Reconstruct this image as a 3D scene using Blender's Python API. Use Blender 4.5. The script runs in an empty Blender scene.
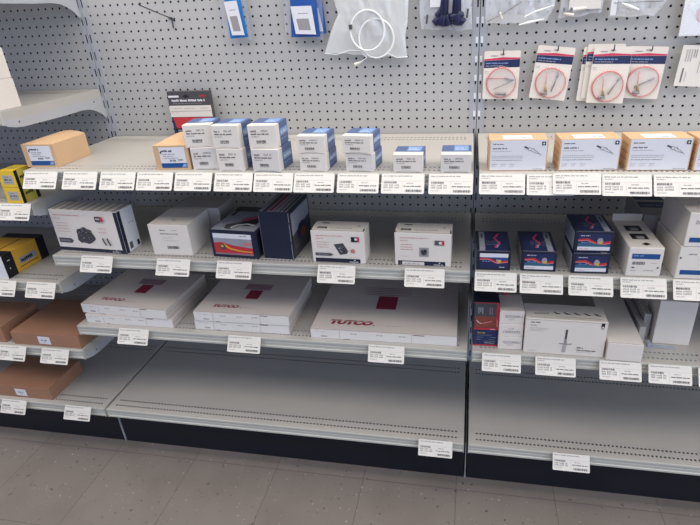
import bpy, bmesh, math, random
from mathutils import Vector, Matrix, noise
S = 0.0254                      # everything below is laid out in inches
COL = bpy.context.scene.collection
# ------------------------------------------------------------------ materials
def lin(c):
    c /= 255.0
    return c / 12.92 if c <= 0.04045 else ((c + 0.055) / 1.055) ** 2.4
MATS = {}
def mat(name, rgb, rough=0.6, metal=0.0, var=0.0, vscale=8.0, bump=0.0, bscale=60.0, spec=0.4, coat=0.0, stretch=None):
    m = bpy.data.materials.new(name); m.use_nodes = True
    nt = m.node_tree; b = nt.nodes['Principled BSDF']
    col = (lin(rgb[0]), lin(rgb[1]), lin(rgb[2]), 1)
    b.inputs['Base Color'].default_value = col
    b.inputs['Roughness'].default_value = rough
    b.inputs['Metallic'].default_value = metal
    b.inputs['Specular IOR Level'].default_value = spec
    b.inputs['Coat Weight'].default_value = coat
    tc = nt.nodes.new('ShaderNodeTexCoord')
    src = tc.outputs['Object']
    if stretch:
        mp = nt.nodes.new('ShaderNodeMapping'); mp.inputs['Scale'].default_value = stretch
        nt.links.new(src, mp.inputs['Vector']); src = mp.outputs['Vector']
    if var:
        n = nt.nodes.new('ShaderNodeTexNoise'); n.inputs['Scale'].default_value = vscale; n.inputs['Detail'].default_value = 5
        r = nt.nodes.new('ShaderNodeMapRange'); r.inputs[3].default_value = 1 - var; r.inputs[4].default_value = 1 + var
        r.inputs[1].default_value = 0.3; r.inputs[2].default_value = 0.7
        x = nt.nodes.new('ShaderNodeVectorMath'); x.operation = 'SCALE'
        x.inputs[0].default_value = col[:3]
        nt.links.new(src, n.inputs['Vector']); nt.links.new(n.outputs['Fac'], r.inputs[0])
        nt.links.new(r.outputs[0], x.inputs['Scale']); nt.links.new(x.outputs[0], b.inputs['Base Color'])
    if bump:
        n2 = nt.nodes.new('ShaderNodeTexNoise'); n2.inputs['Scale'].default_value = bscale; n2.inputs['Detail'].default_value = 3
        bp = nt.nodes.new('ShaderNodeBump'); bp.inputs['Strength'].default_value = bump; bp.inputs['Distance'].default_value = 0.002
        nt.links.new(src, n2.inputs['Vector']); nt.links.new(n2.outputs['Fac'], bp.inputs['Height']); nt.links.new(bp.outputs[0], b.inputs['Normal'])
    MATS[name] = m
    return m
P = dict(
 steel=mat('painted_shelf_steel', (182,178,170), 0.42, var=0.03, vscale=6, bump=0.02, bscale=500),
 peg=mat('painted_pegboard', (178,177,174), 0.5, var=0.025, vscale=5, bump=0.04, bscale=700),
 post=mat('painted_upright', (172,174,178), 0.42, var=0.03),
 rail=mat('price_rail_plastic', (188,187,176), 0.35, var=0.03, vscale=10),
 bracket=mat('painted_bracket', (178,180,182), 0.45, var=0.03),
 liner=mat('liner_painted_shade', (30,31,38), 0.8, var=0.05),  # mid-grey backing painted near black: shade behind the holes put into its colour
 kick=mat('dark_navy_kick_plate', (16,20,31), 0.5, var=0.1, vscale=10),
 clip=mat('painted_slot_light', (235,238,240), 0.3, metal=0.1),  # bright colour stands in for light coming through the upright slots
 hook=mat('grey_wire', (92,94,98), 0.35, metal=0.6),
 white=mat('white_card', (228,220,208), 0.55, var=0.015, vscale=20),
 warm=mat('warm_white_card', (218,213,205), 0.6, var=0.02, vscale=15),
 grey=mat('grey_card', (176,172,168), 0.6, var=0.03, vscale=12),
 tag=mat('tag_paper', (216,212,202), 0.45, var=0.01, vscale=20),
 label=mat('label_paper', (222,222,224), 0.4, var=0.01),
 tan=mat('tan_card', (208,172,132), 0.65, var=0.03, vscale=14),
 brown=mat('brown_corrugated_card', (160,118,92), 0.75, var=0.05, vscale=14, bump=0.1, bscale=120),
 tutco=mat('flat_carton_white', (206,197,188), 0.65, var=0.03, vscale=8),
 tutcoedge=mat('flat_carton_edge', (226,222,214), 0.65, var=0.02, vscale=12),
 blue=mat('blue_card', (84,102,142), 0.45, var=0.04, vscale=20),
 lblue=mat('light_blue_print', (128,160,204), 0.45),
 dblue=mat('label_blue', (32,78,134), 0.45),
 bag_blue=mat('blue_film', (42,84,156), 0.3, var=0.06, vscale=25),
 bag_cyan=mat('cyan_blue_film', (32,118,192), 0.3, var=0.04, vscale=25),
 navy=mat('navy_card', (28,34,54), 0.35, var=0.06, vscale=15, coat=0.2),
 navy2=mat('navy_print', (36,46,84), 0.4, var=0.08, vscale=30),
 black=mat('black_print', (26,26,30), 0.45),
 dark=mat('dark_grey_print', (74,72,75), 0.5, var=0.12, vscale=60),
 ink=mat('grey_ink', (86,84,86), 0.6),
 ink2=mat('pale_ink', (150,147,146), 0.6),
 line=mat('tag_rule', (200,186,178), 0.6),
 red=mat('red_print', (188,52,58), 0.45, var=0.04, vscale=30),
 pink=mat('magenta_red_print', (206,62,92), 0.4),
 maroon=mat('maroon_print', (142,38,62), 0.5, var=0.02),
 redink=mat('red_ink', (196,120,116), 0.6),
 yellow=mat('yellow_card', (232,196,56), 0.5, var=0.04, vscale=20),
 gold=mat('gold_yellow_card', (214,164,58), 0.5, var=0.04, vscale=20),
 olive=mat('olive_yellow_print', (190,176,70), 0.5),
 mauve=mat('mauve_print', (140,112,124), 0.6),
 rust=mat('rust_brown_print', (128,66,54), 0.5, var=0.2, vscale=60),
 salmon=mat('salmon_tube', (214,126,122), 0.5),
 brass=mat('brass_fitting', (178,150,96), 0.35, metal=0.6),
 steelrod=mat('steel_probe', (140,140,142), 0.3, metal=0.7),
 teal=mat('teal_print', (52,98,124), 0.5),
 skyg=mat('grey_sky_print', (150,152,160), 0.5, var=0.1, vscale=40),
 tube=mat('translucent_white_tube', (228,230,230), 0.25),
 pebble=mat('grey_device_print', (92,96,104), 0.5, var=0.5, vscale=160),
 blackplug=mat('black_rubber', (34,40,72), 0.35, var=0.2, vscale=30),
 cream=mat('cream_fitting', (226,222,206), 0.4),
)
def film(name, rgb, t, gloss=0.12, rough=0.12):
    m = bpy.data.materials.new(name); m.use_nodes = True
    nt = m.node_tree; nt.nodes.clear()
    o = nt.nodes.new('ShaderNodeOutputMaterial'); tr = nt.nodes.new('ShaderNodeBsdfTransparent')
    df = nt.nodes.new('ShaderNodeBsdfDiffuse'); df.inputs['Color'].default_value = (lin(rgb[0]), lin(rgb[1]), lin(rgb[2]), 1)
    gl = nt.nodes.new('ShaderNodeBsdfGlossy'); gl.inputs['Roughness'].default_value = rough
    tl = nt.nodes.new('ShaderNodeBsdfTranslucent'); tl.inputs['Color'].default_value = df.inputs['Color'].default_value
    m0 = nt.nodes.new('ShaderNodeMixShader'); m0.inputs[0].default_value = 0.1; nt.links.new(df.outputs[0], m0.inputs[1]); nt.links.new(tl.outputs[0], m0.inputs[2])
    m1 = nt.nodes.new('ShaderNodeMixShader'); m1.inputs[0].default_value = t
    m2 = nt.nodes.new('ShaderNodeMixShader'); m2.inputs[0].default_value = gloss
    tc = nt.nodes.new('ShaderNodeTexCoord'); n = nt.nodes.new('ShaderNodeTexNoise'); n.inputs['Scale'].default_value = 22; n.inputs['Detail'].default_value = 3
    bp = nt.nodes.new('ShaderNodeBump'); bp.inputs['Strength'].default_value = 0.35; bp.inputs['Distance'].default_value = 0.004
    nt.links.new(tc.outputs['Object'], n.inputs['Vector']); nt.links.new(n.outputs['Fac'], bp.inputs['Height'])
    nt.links.new(bp.outputs[0], gl.inputs['Normal'])
    nt.links.new(m0.outputs[0], m1.inputs[1]); nt.links.new(tr.outputs[0], m1.inputs[2])
    nt.links.new(m1.outputs[0], m2.inputs[1]); nt.links.new(gl.outputs[0], m2.inputs[2]); nt.links.new(m2.outputs[0], o.inputs[0])
    return m
P['clear'] = film('clear_plastic_film', (240,242,245), 0.70, 0.07, 0.2)
P['sheer'] = film('sheer_plastic_film', (225,230,236), 0.88, 0.04, 0.25)
P['milky'] = film('milky_plastic_film', (248,248,244), 0.50, 0.10, 0.25)
P['acetate'] = film('clear_acetate', (200,212,230), 0.6, 0.10)
P['blister'] = film('blister_dome', (235,225,222), 0.90, 0.04, 0.2)
P['bubble'] = film('blue_bubble_film', (150,180,225), 0.55, 0.12)

# ------------------------------------------------------------------ mesh builder
class MB:
    def __init__(s): s.v = []; s.f = []; s.mi = []; s.m = []
    def slot(s, m):
        if m not in s.m: s.m.append(m)
        return s.m.index(m)
    def poly(s, pts, m):
        n = len(s.v); s.v += [tuple(p) for p in pts]; s.f.append(tuple(range(n, n + len(pts)))); s.mi.append(s.slot(m))
    def mesh(s, vs, fs, m):
        n = len(s.v); s.v += [tuple(p) for p in vs]; k = s.slot(m)
        for f in fs: s.f.append(tuple(i + n for i in f)); s.mi.append(k)
    def box(s, x0, x1, y0, y1, z0, z1, m, bev=0.0):
        if bev <= 0:
            vs = [(x, y, z) for x in (x0, x1) for y in (y0, y1) for z in (z0, z1)]
            s.mesh(vs, [(0,1,3,2),(4,6,7,5),(0,4,5,1),(2,3,7,6),(0,2,6,4),(1,5,7,3)], m)
            return
        bm = bmesh.new(); bmesh.ops.create_cube(bm, size=1)
        for v in bm.verts:
            v.co = Vector((x0 if v.co.x < 0 else x1, y0 if v.co.y < 0 else y1, z0 if v.co.z < 0 else z1))
        bmesh.ops.bevel(bm, geom=bm.edges[:], offset=bev, segments=2, affect='EDGES', profile=0.5)
        s.bm(bm, m)
    def bm(s, bm, m):
        bm.verts.index_update()
        s.mesh([v.co[:] for v in bm.verts], [[v.index for v in f.verts] for f in bm.faces], m); bm.free()
    def extrude(s, prof, x0, x1, m, axis='x'):
        n = len(prof)
        mk = (lambda a, p: (a, p[0], p[1])) if axis == 'x' else ((lambda a, p: (p[0], a, p[1])) if axis == 'y' else (lambda a, p: (p[0], p[1], a)))
        vs = [mk(x0, p) for p in prof] + [mk(x1, p) for p in prof]
        fs = [(i, (i + 1) % n, n + (i + 1) % n, n + i) for i in range(n)] + [tuple(range(n))[::-1], tuple(range(n, 2 * n))]
        s.mesh(vs, fs, m)
    def tube(s, pts, r, m, n=8, closed=False):
        pts = [Vector(p) for p in pts]; rings = []; N = len(pts); prev = None
        for i, p in enumerate(pts):
            a = pts[(i - 1) % N] if closed or i > 0 else p; b = pts[(i + 1) % N] if closed or i < N - 1 else p
            t = (b - a).normalized()
            if prev is None:
                q = Vector((0, 0, 1)) if abs(t.z) < 0.9 else Vector((1, 0, 0))
                u = t.cross(q).normalized()
            else:
                u = (prev - t * prev.dot(t)).normalized()
            prev = u; w = t.cross(u)
            rr = r[i] if isinstance(r, (list, tuple)) else r
            rings.append([p + (u * math.cos(2 * math.pi * k / n) + w * math.sin(2 * math.pi * k / n)) * rr for k in range(n)])
        vs = [v[:] for ring in rings for v in ring]; fs = []
        for i in range(N if closed else N - 1):
            j = (i + 1) % N
            for k in range(n): fs.append((i * n + k, i * n + (k + 1) % n, j * n + (k + 1) % n, j * n + k))
        if not closed: fs += [tuple(range(n))[::-1], tuple(range((N - 1) * n, N * n))]
        s.mesh(vs, fs, m)
    def build(s, name, parent=None, loc=None, rot=None, smooth=False):
        me = bpy.data.meshes.new(name)
        me.from_pydata([(x * S, y * S, z * S) for x, y, z in s.v], [], s.f)
        for m in s.m: me.materials.append(P[m])
        me.polygons.foreach_set('material_index', s.mi)
        if smooth: me.polygons.foreach_set('use_smooth', [True] * len(s.f))
        me.update()
        o = bpy.data.objects.new(name, me); COL.objects.link(o)
        if parent: o.parent = parent
        if loc: o.location = [c * S for c in loc]
        if rot: o.rotation_euler = rot
        return o
def tag(o, label, cat, group=None, kind=None):
    if label: o['label'] = label
    if cat: o['category'] = cat
    if group: o['group'] = group
    if kind: o['kind'] = kind
    return o
def empty(name, label, cat, loc, rz=0.0, group=None, rot=None):
    o = bpy.data.objects.new(name, None); COL.objects.link(o)
    o.empty_display_size = 0.02
    o.location = [c * S for c in loc]; o.rotation_euler = rot or (0, 0, rz)
    return tag(o, label, cat, group)

# ------------------------------------------------------------------ printing on faces
TXT = {}
def glyphs(s, bold=0.0):
    k = (s, bold)
    if k not in TXT:
        cu = bpy.data.curves.new('glyphs', 'FONT'); cu.body = s; cu.offset = bold; cu.resolution_u = 2
        o = bpy.data.objects.new('glyphs', cu); me = o.to_mesh()
        vs = [v.co.copy() for v in me.vertices]; fs = [tuple(p.vertices) for p in me.polygons]
        o.to_mesh_clear(); bpy.data.objects.remove(o); bpy.data.curves.remove(cu)
        x0 = min(v.x for v in vs); x1 = max(v.x for v in vs); y0 = min(v.y for v in vs); y1 = max(v.y for v in vs)
        TXT[k] = ([((v.x - x0) / (y1 - y0), (v.y - y0) / (y1 - y0)) for v in vs], fs, (x1 - x0) / (y1 - y0))
    return TXT[k]
class Print:
    """flat ink shapes laid on one face; o = corner, u/v = in-plane axes, n = outward"""
    def __init__(s, o, u, v, n, lift=0.012):
        s.o, s.u, s.v, s.n = Vector(o), Vector(u), Vector(v), Vector(n); s.mb = MB(); s.k = lift
    def p3(s, a, b): return (s.o + s.u * a + s.v * b + s.n * s.k)[:]
    def poly(s, pts, m):
        s.mb.poly([s.p3(*p) for p in pts], m); s.k += 0.0022
    def rect(s, a, b, c, d, m): s.poly([(a, b), (c, b), (c, d), (a, d)], m)
    def multi(s, rects, m):
        for a, b, c, d in rects: s.mb.poly([s.p3(a, b), s.p3(c, b), s.p3(c, d), s.p3(a, d)], m)
        s.k += 0.0022
    def words(s, a, b, w, h, m, seed=0, fill=0.62):
        r = random.Random(seed * 7 + int(a * 100) + int(b * 31)); x = a; cw = h * 0.62; out = []
        while x < a + w - cw:
            for _ in range(r.randint(3, 8)):
                if x > a + w - cw: break
                t = r.random(); y0 = b + (h * 0.12 if t < .3 else 0); y1 = b + h * (0.78 if t > .55 else 1)
                out.append((x, y0, x + cw * fill, y1)); x += cw
            x += cw * 0.9
        s.multi(out, m)
    def barcode(s, a, b, w, h, m, seed=0):
        r = random.Random(seed + 5); x = a; out = []
        while x < a + w:
            t = r.choice((.03, .05, .05, .08)); out.append((x, b, min(x + t, a + w), b + h)); x += t + r.choice((.03, .04, .06))
        s.multi(out, m)
    def text(s, t, a, b, h, m, bold=0.0, shear=0.0, flip=False, wscale=1.0, up=False):
        vs, fs, w = glyphs(t, bold); pts = []
        for x, y in vs:
            X, Y = (x * wscale + shear * y) * h, y * h
            if flip: X, Y = w * wscale * h - X, h - Y
            if up: X, Y = -Y, X
            pts.append(s.p3(a + X, b + Y))
        s.mb.mesh(pts, fs, m); s.k += 0.0022
        return w * h * wscale
    def disc(s, a, b, ru, rv, m, n=20, start=0.0):
        s.poly([(a + ru * math.cos(start + 2 * math.pi * i / n), b + rv * math.sin(start + 2 * math.pi * i / n)) for i in range(n)], m)
    def ribbon(s, pts, w, m):
        L = []; R = []
        for i, p in enumerate(pts):
            q = pts[min(i + 1, len(pts) - 1)]; o = pts[max(i - 1, 0)]
            d = Vector((q[0] - o[0], q[1] - o[1])).normalized(); ww = w[i] if isinstance(w, list) else w
            L.append((p[0] - d.y * ww / 2, p[1] + d.x * ww / 2)); R.append((p[0] + d.y * ww / 2, p[1] - d.x * ww / 2))
        vs = [s.p3(*p) for p in L] + [s.p3(*p) for p in R]; n = len(pts)
        s.mb.mesh(vs, [(i, i + 1, n + i + 1, n + i) for i in range(n - 1)], m); s.k += 0.0022
    def blob(s, a, b, ru, rv, m, seed, n=26, j=0.16):
        r = random.Random(seed)
        s.poly([(a + ru * (1 - j * r.random()) * math.cos(2 * math.pi * i / n), b + rv * (1 - j * r.random()) * math.sin(2 * math.pi * i / n)) for i in range(n)], m)
    def build(s, name, parent, label=None):
        o = s.mb.build(name, parent)
        if label: o['label'] = label
        return o

class Carton:
    """a closed carton standing on z; (x, y) is the left end of its front bottom edge"""
    def __init__(s, name, label, cat, x, y, z, w, d, h, yaw=0.0, group=None, body='white', bev=0.05, top=None, bow=False, arch=0.0, shell=True):
        a = math.radians(yaw); c, sn = math.cos(a), math.sin(a)
        s.w, s.d, s.h = w, d, h
        s.e = empty(name, label, cat, (x + c * w / 2 - sn * d / 2, y + sn * w / 2 + c * d / 2, z + 0.015), a, group)
        W, D = w / 2, d / 2
        if not shell: return
        if arch:
            mb = MB(); n = 10
            prof = [(-W, 0), (W, 0)] + [(W - 2 * W * i / n, h + arch * math.sin(math.pi * i / n) ** 0.8) for i in range(n + 1)]
            # bulged lid: flat at the front, arched towards the back
            N = len(prof); front = [(p[0], -D, min(p[1], h)) for p in prof]; mid = [(p[0], -D * 0.2, p[1]) for p in prof]; back = [(p[0], D, p[1]) for p in prof]
            vs = front + mid + back; fs = []
            for k in (0, 1):
                for i in range(N): fs.append((k * N + i, k * N + (i + 1) % N, (k + 1) * N + (i + 1) % N, (k + 1) * N + i))
            fs += [tuple(range(N)), tuple(range(2 * N, 3 * N))[::-1]]
            mb.mesh(vs, fs, body)
        else:
            mb = MB(); mb.box(-W, W, -D, D, 0, h, body, bev)
        s.body = mb.build('carton_body', s.e)
    def face(s, f):
        W, D, h = s.w / 2, s.d / 2, s.h
        return {'F': Print((-W, -D, 0), (1,0,0), (0,0,1), (0,-1,0)), 'T': Print((-W, -D, h), (1,0,0), (0,1,0), (0,0,1)),
                'R': Print((W, -D, 0), (0,1,0), (0,0,1), (1,0,0)), 'L': Print((-W, D, 0), (0,-1,0), (0,0,1), (-1,0,0))}[f]
    def flap(s, m='white', rise=0.16, name='tuck_flap'):
        """front panel whose lower edge bows up between two corner feet"""
        W, D, h = s.w / 2, s.d / 2, s.h; mb = MB(); n = 12; t = 0.045
        prof = [(W * 0.98, h * 0.985), (-W * 0.98, h * 0.985), (-W * 0.98, 0.0), (-W * 0.8, 0.0)]
        for i in range(n + 1):
            u = -0.76 + 1.52 * i / n; prof.append((W * u, rise * (0.55 + 0.45 * math.cos(u / 0.76 * math.pi / 2))))
        prof += [(W * 0.8, 0), (W * 0.98, 0)]
        mb.extrude(prof, -D - t, -D + 0.01, m, 'y')
        return mb.build(name, s.e)
    def seam(s, m='ink'):
        pr = s.face('T'); pr.rect(0.06, 0.05, s.w - 0.06, 0.085, m); pr.build('lid_seam', s.e)

# ------------------------------------------------------------------ perforated sheets
def perf_grid(mb, org, u, v, nu, nv, pitch, r, m, nsides=8):
    """square cells, each with a round hole; org = lower-left corner"""
    org, u, v = Vector(org), Vector(u), Vector(v); h = pitch / 2
    sq = [(-h,-h),(0,-h),(h,-h),(h,0),(h,h),(0,h),(-h,h),(-h,0)]
    hole = [(r * math.cos(math.radians(a)), r * math.sin(math.radians(a))) for a in (225,270,315,0,45,90,135,180)]
    F = [(i, (i + 1) % 8, 8 + (i + 1) % 8, 8 + i) for i in range(8)]
    for i in range(nu):
        for j in range(nv):
            c = org + u * (pitch * (i + 0.5)) + v * (pitch * (j + 0.5))
            mb.mesh([(c + u * a + v * b)[:] for a, b in sq + hole], F, m)
def perf_strip(mb, x0, x1, y0, y1, z, m, yc, pitch=0.44, hw=0.1, hd=0.115):
    """strip of deck along x with one row of slots centred on y = yc"""
    a, b = x0 + 0.75, x1 - 0.75; n = int((b - a) / pitch); p = (b - a) / n
    mb.mesh([(x0,y0,z),(a,y0,z),(a,y1,z),(x0,y1,z)], [(0,1,2,3)], m); mb.mesh([(b,y0,z),(x1,y0,z),(x1,y1,z),(b,y1,z)], [(0,1,2,3)], m)
    for i in range(n):
        l, r = a + i * p, a + (i + 1) * p; c = (l + r) / 2
        o = [(l,y0,z),(r,y0,z),(r,y1,z),(l,y1,z)]; q = [(c-hw,yc-hd,z),(c+hw,yc-hd,z),(c+hw,yc+hd,z),(c-hw,yc+hd,z)]
        mb.mesh(o + q, [(0,1,5,4),(1,2,6,5),(2,3,7,6),(3,0,4,7)], m)

# ------------------------------------------------------------------ floor
def floor():
    m = bpy.data.materials.new('vinyl_floor_tile'); m.use_nodes = True; nt = m.node_tree; b = nt.nodes['Principled BSDF']
    tc = nt.nodes.new('ShaderNodeTexCoord'); mp = nt.nodes.new('ShaderNodeMapping')
    nt.links.new(tc.outputs['Object'], mp.inputs['Vector'])
    mp.inputs['Location'].default_value = (0.05 * S, 16.4 * S, 0)
    br = nt.nodes.new('ShaderNodeTexBrick'); br.offset = 0; br.inputs['Scale'].default_value = 1
    br.inputs['Brick Width'].default_value = 11.75 * S; br.inputs['Row Height'].default_value = 11.75 * S
    br.inputs['Mortar Size'].default_value = 0.04 * S; br.inputs['Mortar Smooth'].default_value = 0.2
    br.inputs['Color1'].default_value = (lin(116), lin(109), lin(104), 1); br.inputs['Color2'].default_value = (lin(112), lin(105), lin(100), 1)
    br.inputs['Mortar'].default_value = (lin(76), lin(70), lin(66), 1)
    nt.links.new(mp.outputs[0], br.inputs['Vector'])
    def mixc(a, col, fac):
        x = nt.nodes.new('ShaderNodeMix'); x.data_type = 'RGBA'; x.inputs[7].default_value = col
        nt.links.new(a, x.inputs[6]); nt.links.new(fac, x.inputs[0]); return x.outputs[2]
    def ramp(src, lo, hi, top=1.0):
        r = nt.nodes.new('ShaderNodeMapRange'); r.inputs[1].default_value = lo; r.inputs[2].default_value = hi; r.inputs[4].default_value = top
        nt.links.new(src, r.inputs[0]); return r.outputs[0]
    n1 = nt.nodes.new('ShaderNodeTexNoise'); n1.inputs['Scale'].default_value = 55; n1.inputs['Detail'].default_value = 2; nt.links.new(tc.outputs['Object'], n1.inputs['Vector'])
    n2 = nt.nodes.new('ShaderNodeTexNoise'); n2.inputs['Scale'].default_value = 75; n2.inputs['Detail'].default_value = 1; nt.links.new(mp.outputs[0], n2.inputs['Vector'])
    n3 = nt.nodes.new('ShaderNodeTexNoise'); n3.inputs['Scale'].default_value = 5; n3.inputs['Detail'].default_value = 6; nt.links.new(tc.outputs['Object'], n3.inputs['Vector'])
    c = mixc(br.outputs['Color'], (lin(52), lin(46), lin(42), 1), ramp(n1.outputs['Fac'], 0.66, 0.73, 0.8))
    c = mixc(c, (lin(165), lin(158), lin(150), 1), ramp(n2.outputs['Fac'], 0.70, 0.76, 0.6))
    c = mixc(c, (lin(96), lin(88), lin(83), 1), ramp(n3.outputs['Fac'], 0.45, 0.75, 0.55))
    nt.links.new(c, b.inputs['Base Color']); b.inputs['Roughness'].default_value = 0.5
    P['floor'] = m
    mb = MB(); mb.box(-160, 220, -240, 30, -0.6, 0, 'floor')
    o = mb.build('floor'); tag(o, 'speckled grey brown vinyl tile floor', None, kind='structure')
    del o['label']; o['label'] = 'speckled grey brown vinyl tile floor in front of the shelving'; o['category'] = 'floor'
floor()

# ------------------------------------------------------------------ gondola frame
XP = (0.0, 48.0)
frame = empty('shelving_frame', 'grey steel pegboard shelving frame with slotted uprights and dark kick plates', 'shelving', (24, 0, 0))
def at(o, x, y, z): o.location = ((x - 24) * S, y * S, z * S); return o
for k, x0 in enumerate((-48.0, 0.0, 48.0)):
    n0 = 47
    mb = MB(); lo = 0
    perf_grid(mb, (x0 + 0.5 + lo, 0, 7.9), (1,0,0), (0,0,1), n0, 53, 1.0, 0.135, 'peg')
    a, b = x0 + 0.5 + lo, x0 + 0.5 + n0
    mb.box(a, b, 0.0, 0.05, 60.9, 63, 'peg'); mb.box(a, b, 0.0, 0.05, 4, 7.9, 'peg')
    at(mb.build('pegboard_panel', frame), 0, 0, 0)
    mb = MB(); mb.box(a - .5, b + .5, 1.3, 1.36, 0.2, 63, 'liner'); at(mb.build('back_liner', frame), 0, 0, 0)
    mb = MB(); e0 = x0 + 0.2 + lo; e1 = b + 0.3
    mb.box(e0, e1, -14.4, -14.3, 0.03, 5.9, 'kick'); at(mb.build('kick_plate', frame), 0, 0, 0)
def upright(xc, zs, clip):
    mb = MB(); xs = [-0.8, -0.36, -0.2, -0.035]; y = -0.1; z = 0.0
    cuts = []
    q = zs % 2.0
    while q < 62: cuts.append(q); q += 2.0
    for sgn in (-1, 1):
        def P4(a, b, z0, z1):
            a, b = sorted((sgn * a, sgn * b)); mb.poly([(xc + a, y, z0), (xc + b, y, z0), (xc + b, y, z1), (xc + a, y, z1)], 'post')
        P4(.8, .36, 0, 62); P4(.2, .035, 0, 62)
        zz = 0.0
        for c in cuts:
            if c - 0.48 > zz: P4(.36, .2, zz, c - 0.48)
            zz = c + 0.48
        P4(.36, .2, zz, 62)
        mb.poly([(xc + sgn * .8, y, 0), (xc + sgn * .8, 1.3, 0), (xc + sgn * .8, 1.3, 62), (xc + sgn * .8, y, 62)], 'post')
        mb.poly([(xc + sgn * .035, y, 0), (xc + sgn * .035, 1.3, 0), (xc + sgn * .035, 1.3, 62), (xc + sgn * .035, y, 62)], 'post')
    at(mb.build('upright', frame), 0, 0, 0)
    if clip:  # added insets, coloured as light showing through the slots from behind
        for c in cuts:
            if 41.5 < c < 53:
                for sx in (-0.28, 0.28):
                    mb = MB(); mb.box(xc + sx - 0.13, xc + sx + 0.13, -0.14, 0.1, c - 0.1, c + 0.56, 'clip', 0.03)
                    o = at(mb.build('slot_light_inset', frame), 0, 0, 0); o['label'] = 'bright inset standing in for light through an upright slot'
    mb = MB()    # base leg under the deck
    mb.box(xc - 0.05, xc + 0.05, -14.5, 0, 0.02, 5.9, 'post', 0.01); at(mb.build('base_leg', frame), 0, 0, 0)
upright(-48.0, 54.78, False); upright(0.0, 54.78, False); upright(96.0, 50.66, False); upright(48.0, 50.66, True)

# ------------------------------------------------------------------ shelves
def shelf(name, label, x0, x1, z, base=False, showback=True):
    e = empty(name, label, 'shelf', ((x0 + x1) / 2, -8, z), 0, 'grey steel shelves')
    ox = (x0 + x1) / 2
    X0, X1 = x0 - ox, x1 - ox; mb = MB(); yb, yf = -0.15 + 8, -15.95 + 8
    ys = [yf, yf + 0.35]; rows = [yf + 0.75, yf + 1.7]
    def plain(a, b): mb.poly([(X0, a, 0), (X1, a, 0), (X1, b, 0), (X0, b, 0)], 'steel')
    plain(yf, yf + 0.5); perf_strip(mb, X0, X1, yf + 0.5, yf + 1.0, 0, 'steel', rows[0]); plain(yf + 1.0, yf + 1.45)
    perf_strip(mb, X0, X1, yf + 1.45, yf + 1.95, 0, 'steel', rows[1])
    plain(yf + 1.95, yb - 3.15); perf_strip(mb, X0, X1, yb - 3.15, yb - 2.65, 0, 'steel', yb - 2.9); plain(yb - 2.65, yb - 2.25)
    perf_strip(mb, X0, X1, yb - 2.25, yb - 1.75, 0, 'steel', yb - 2.0); plain(yb - 1.75, yb)
    # rolled hems
    mb.box(X0, X1, yf, yf + 0.06, -1.2, -0.002, 'steel'); mb.box(X0, X1, yb - 0.06, yb, -0.9, -0.002, 'steel')
    for s_ in (X0, X1 - 0.06): mb.box(s_, s_ + 0.06, yf, yb, -0.95, -0.002, 'steel')
    for c in (-0.33, 0.0, 0.33):
        xm = c * (X1 - X0); mb.box(xm - 0.8, xm + 0.8, yf + 2.3, yb - 3.4, -0.6, -0.5, 'steel')
    mb.build('deck', e)
    mb = MB()
    prof = [(yf - 0.01, -0.02), (yf - 0.13, -0.04), (yf - 0.16, -0.12), (yf - 0.16, -0.3), (yf - 0.07, -0.36), (yf - 0.07, -0.62), (yf - 0.1, -0.66), (yf - 0.1, -0.72),
            (yf - 0.07, -0.76), (yf - 0.07, -1.02), (yf - 0.17, -1.08), (yf - 0.17, -1.3), (yf - 0.12, -1.34), (yf - 0.01, -1.34)]
    mb.extrude(prof, X0 + 0.04, X1 - 0.04, 'rail'); mb.build('price_channel', e)
    for s_ in (X0 - 0.02, X1 - 0.04):
        mb = MB(); mb.box(s_, s_ + 0.06, yf - 0.2, yf + 0.1, -1.38, -0.0, 'rail'); mb.build('end_cap', e)
    if not base:
        pr = [(yf + 0.02, -0.95), (yf + 0.02, -1.35), (yf + 0.5, -1.62), (yf + 1.4, -1.85), (yf + 2.4, -1.97), (-2.5 + 8 - 5, -2.03), (yb - 4.2, -1.98), (yb - 2.8, -2.1), (yb - 1.8, -2.45), (yb - 0.9, -2.95), (yb - 0.1, -3.7), (yb + 0.02, -3.9), (yb + 0.02, -0.95)]
        for s_ in (X0 + 0.0, X1 - 0.1):
            mb = MB(); mb.extrude(pr, s_, s_ + 0.1, 'bracket')
            bb = mb.build('bracket', e)
            sx = s_ + 0.1 if s_ > 0 else s_ - 0.02
            for yy in (yf + 2.0, yb - 1.7):
                mb = MB(); mb.tube([(sx, yy, -1.35), (sx + 0.03, yy, -1.35)], 0.1, 'dark', 10); mb.build('bolt', bb)
    return e
L, M_, R_ = (-47.7, -0.3), (0.25, 47.72), (48.25, 95.7)
ZS = (40.6, 30.5, 20.83, 7.4)
ZL = (58.85, 46.75, 36.75, 26.75, 16.95, 7.4)
words3 = ('top shelf', 'second shelf', 'third shelf')
LN = ('highest shelf of the left bay, cut off by the top of the view', 'shelf of the left bay holding plain white boxes', 'shelf of the left bay holding two stacked yellow boxes',
      'shelf of the left bay holding one long yellow and black box', 'shelf of the left bay holding two flat brown boxes')
for k in range(5): shelf('shelf', 'grey steel ' + LN[k], L[0], L[1], ZL[k])
shelf('base_shelf', 'grey steel bottom deck of the left bay with one brown box', L[0], L[1] + 0.2, ZL[5], True)
MN = ('shelf in the middle bay with small white boxes along its front', 'shelf in the middle bay with white and navy part cartons', 'shelf in the middle bay holding flat TUTCO cartons')
RN_ = ('shelf in the right bay with tan boxes bearing white labels', 'shelf in the right bay with navy, red and white boxes', 'shelf in the right bay with a wide white carton and small boxes')
for k in range(3):
    shelf('shelf', 'grey steel ' + MN[k], M_[0], M_[1], ZS[k]); shelf('shelf', 'grey steel ' + RN_[k], R_[0], R_[1], ZS[k])
shelf('base_shelf', 'empty grey steel bottom deck of the middle bay', M_[0], M_[1], ZS[3], True)
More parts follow.
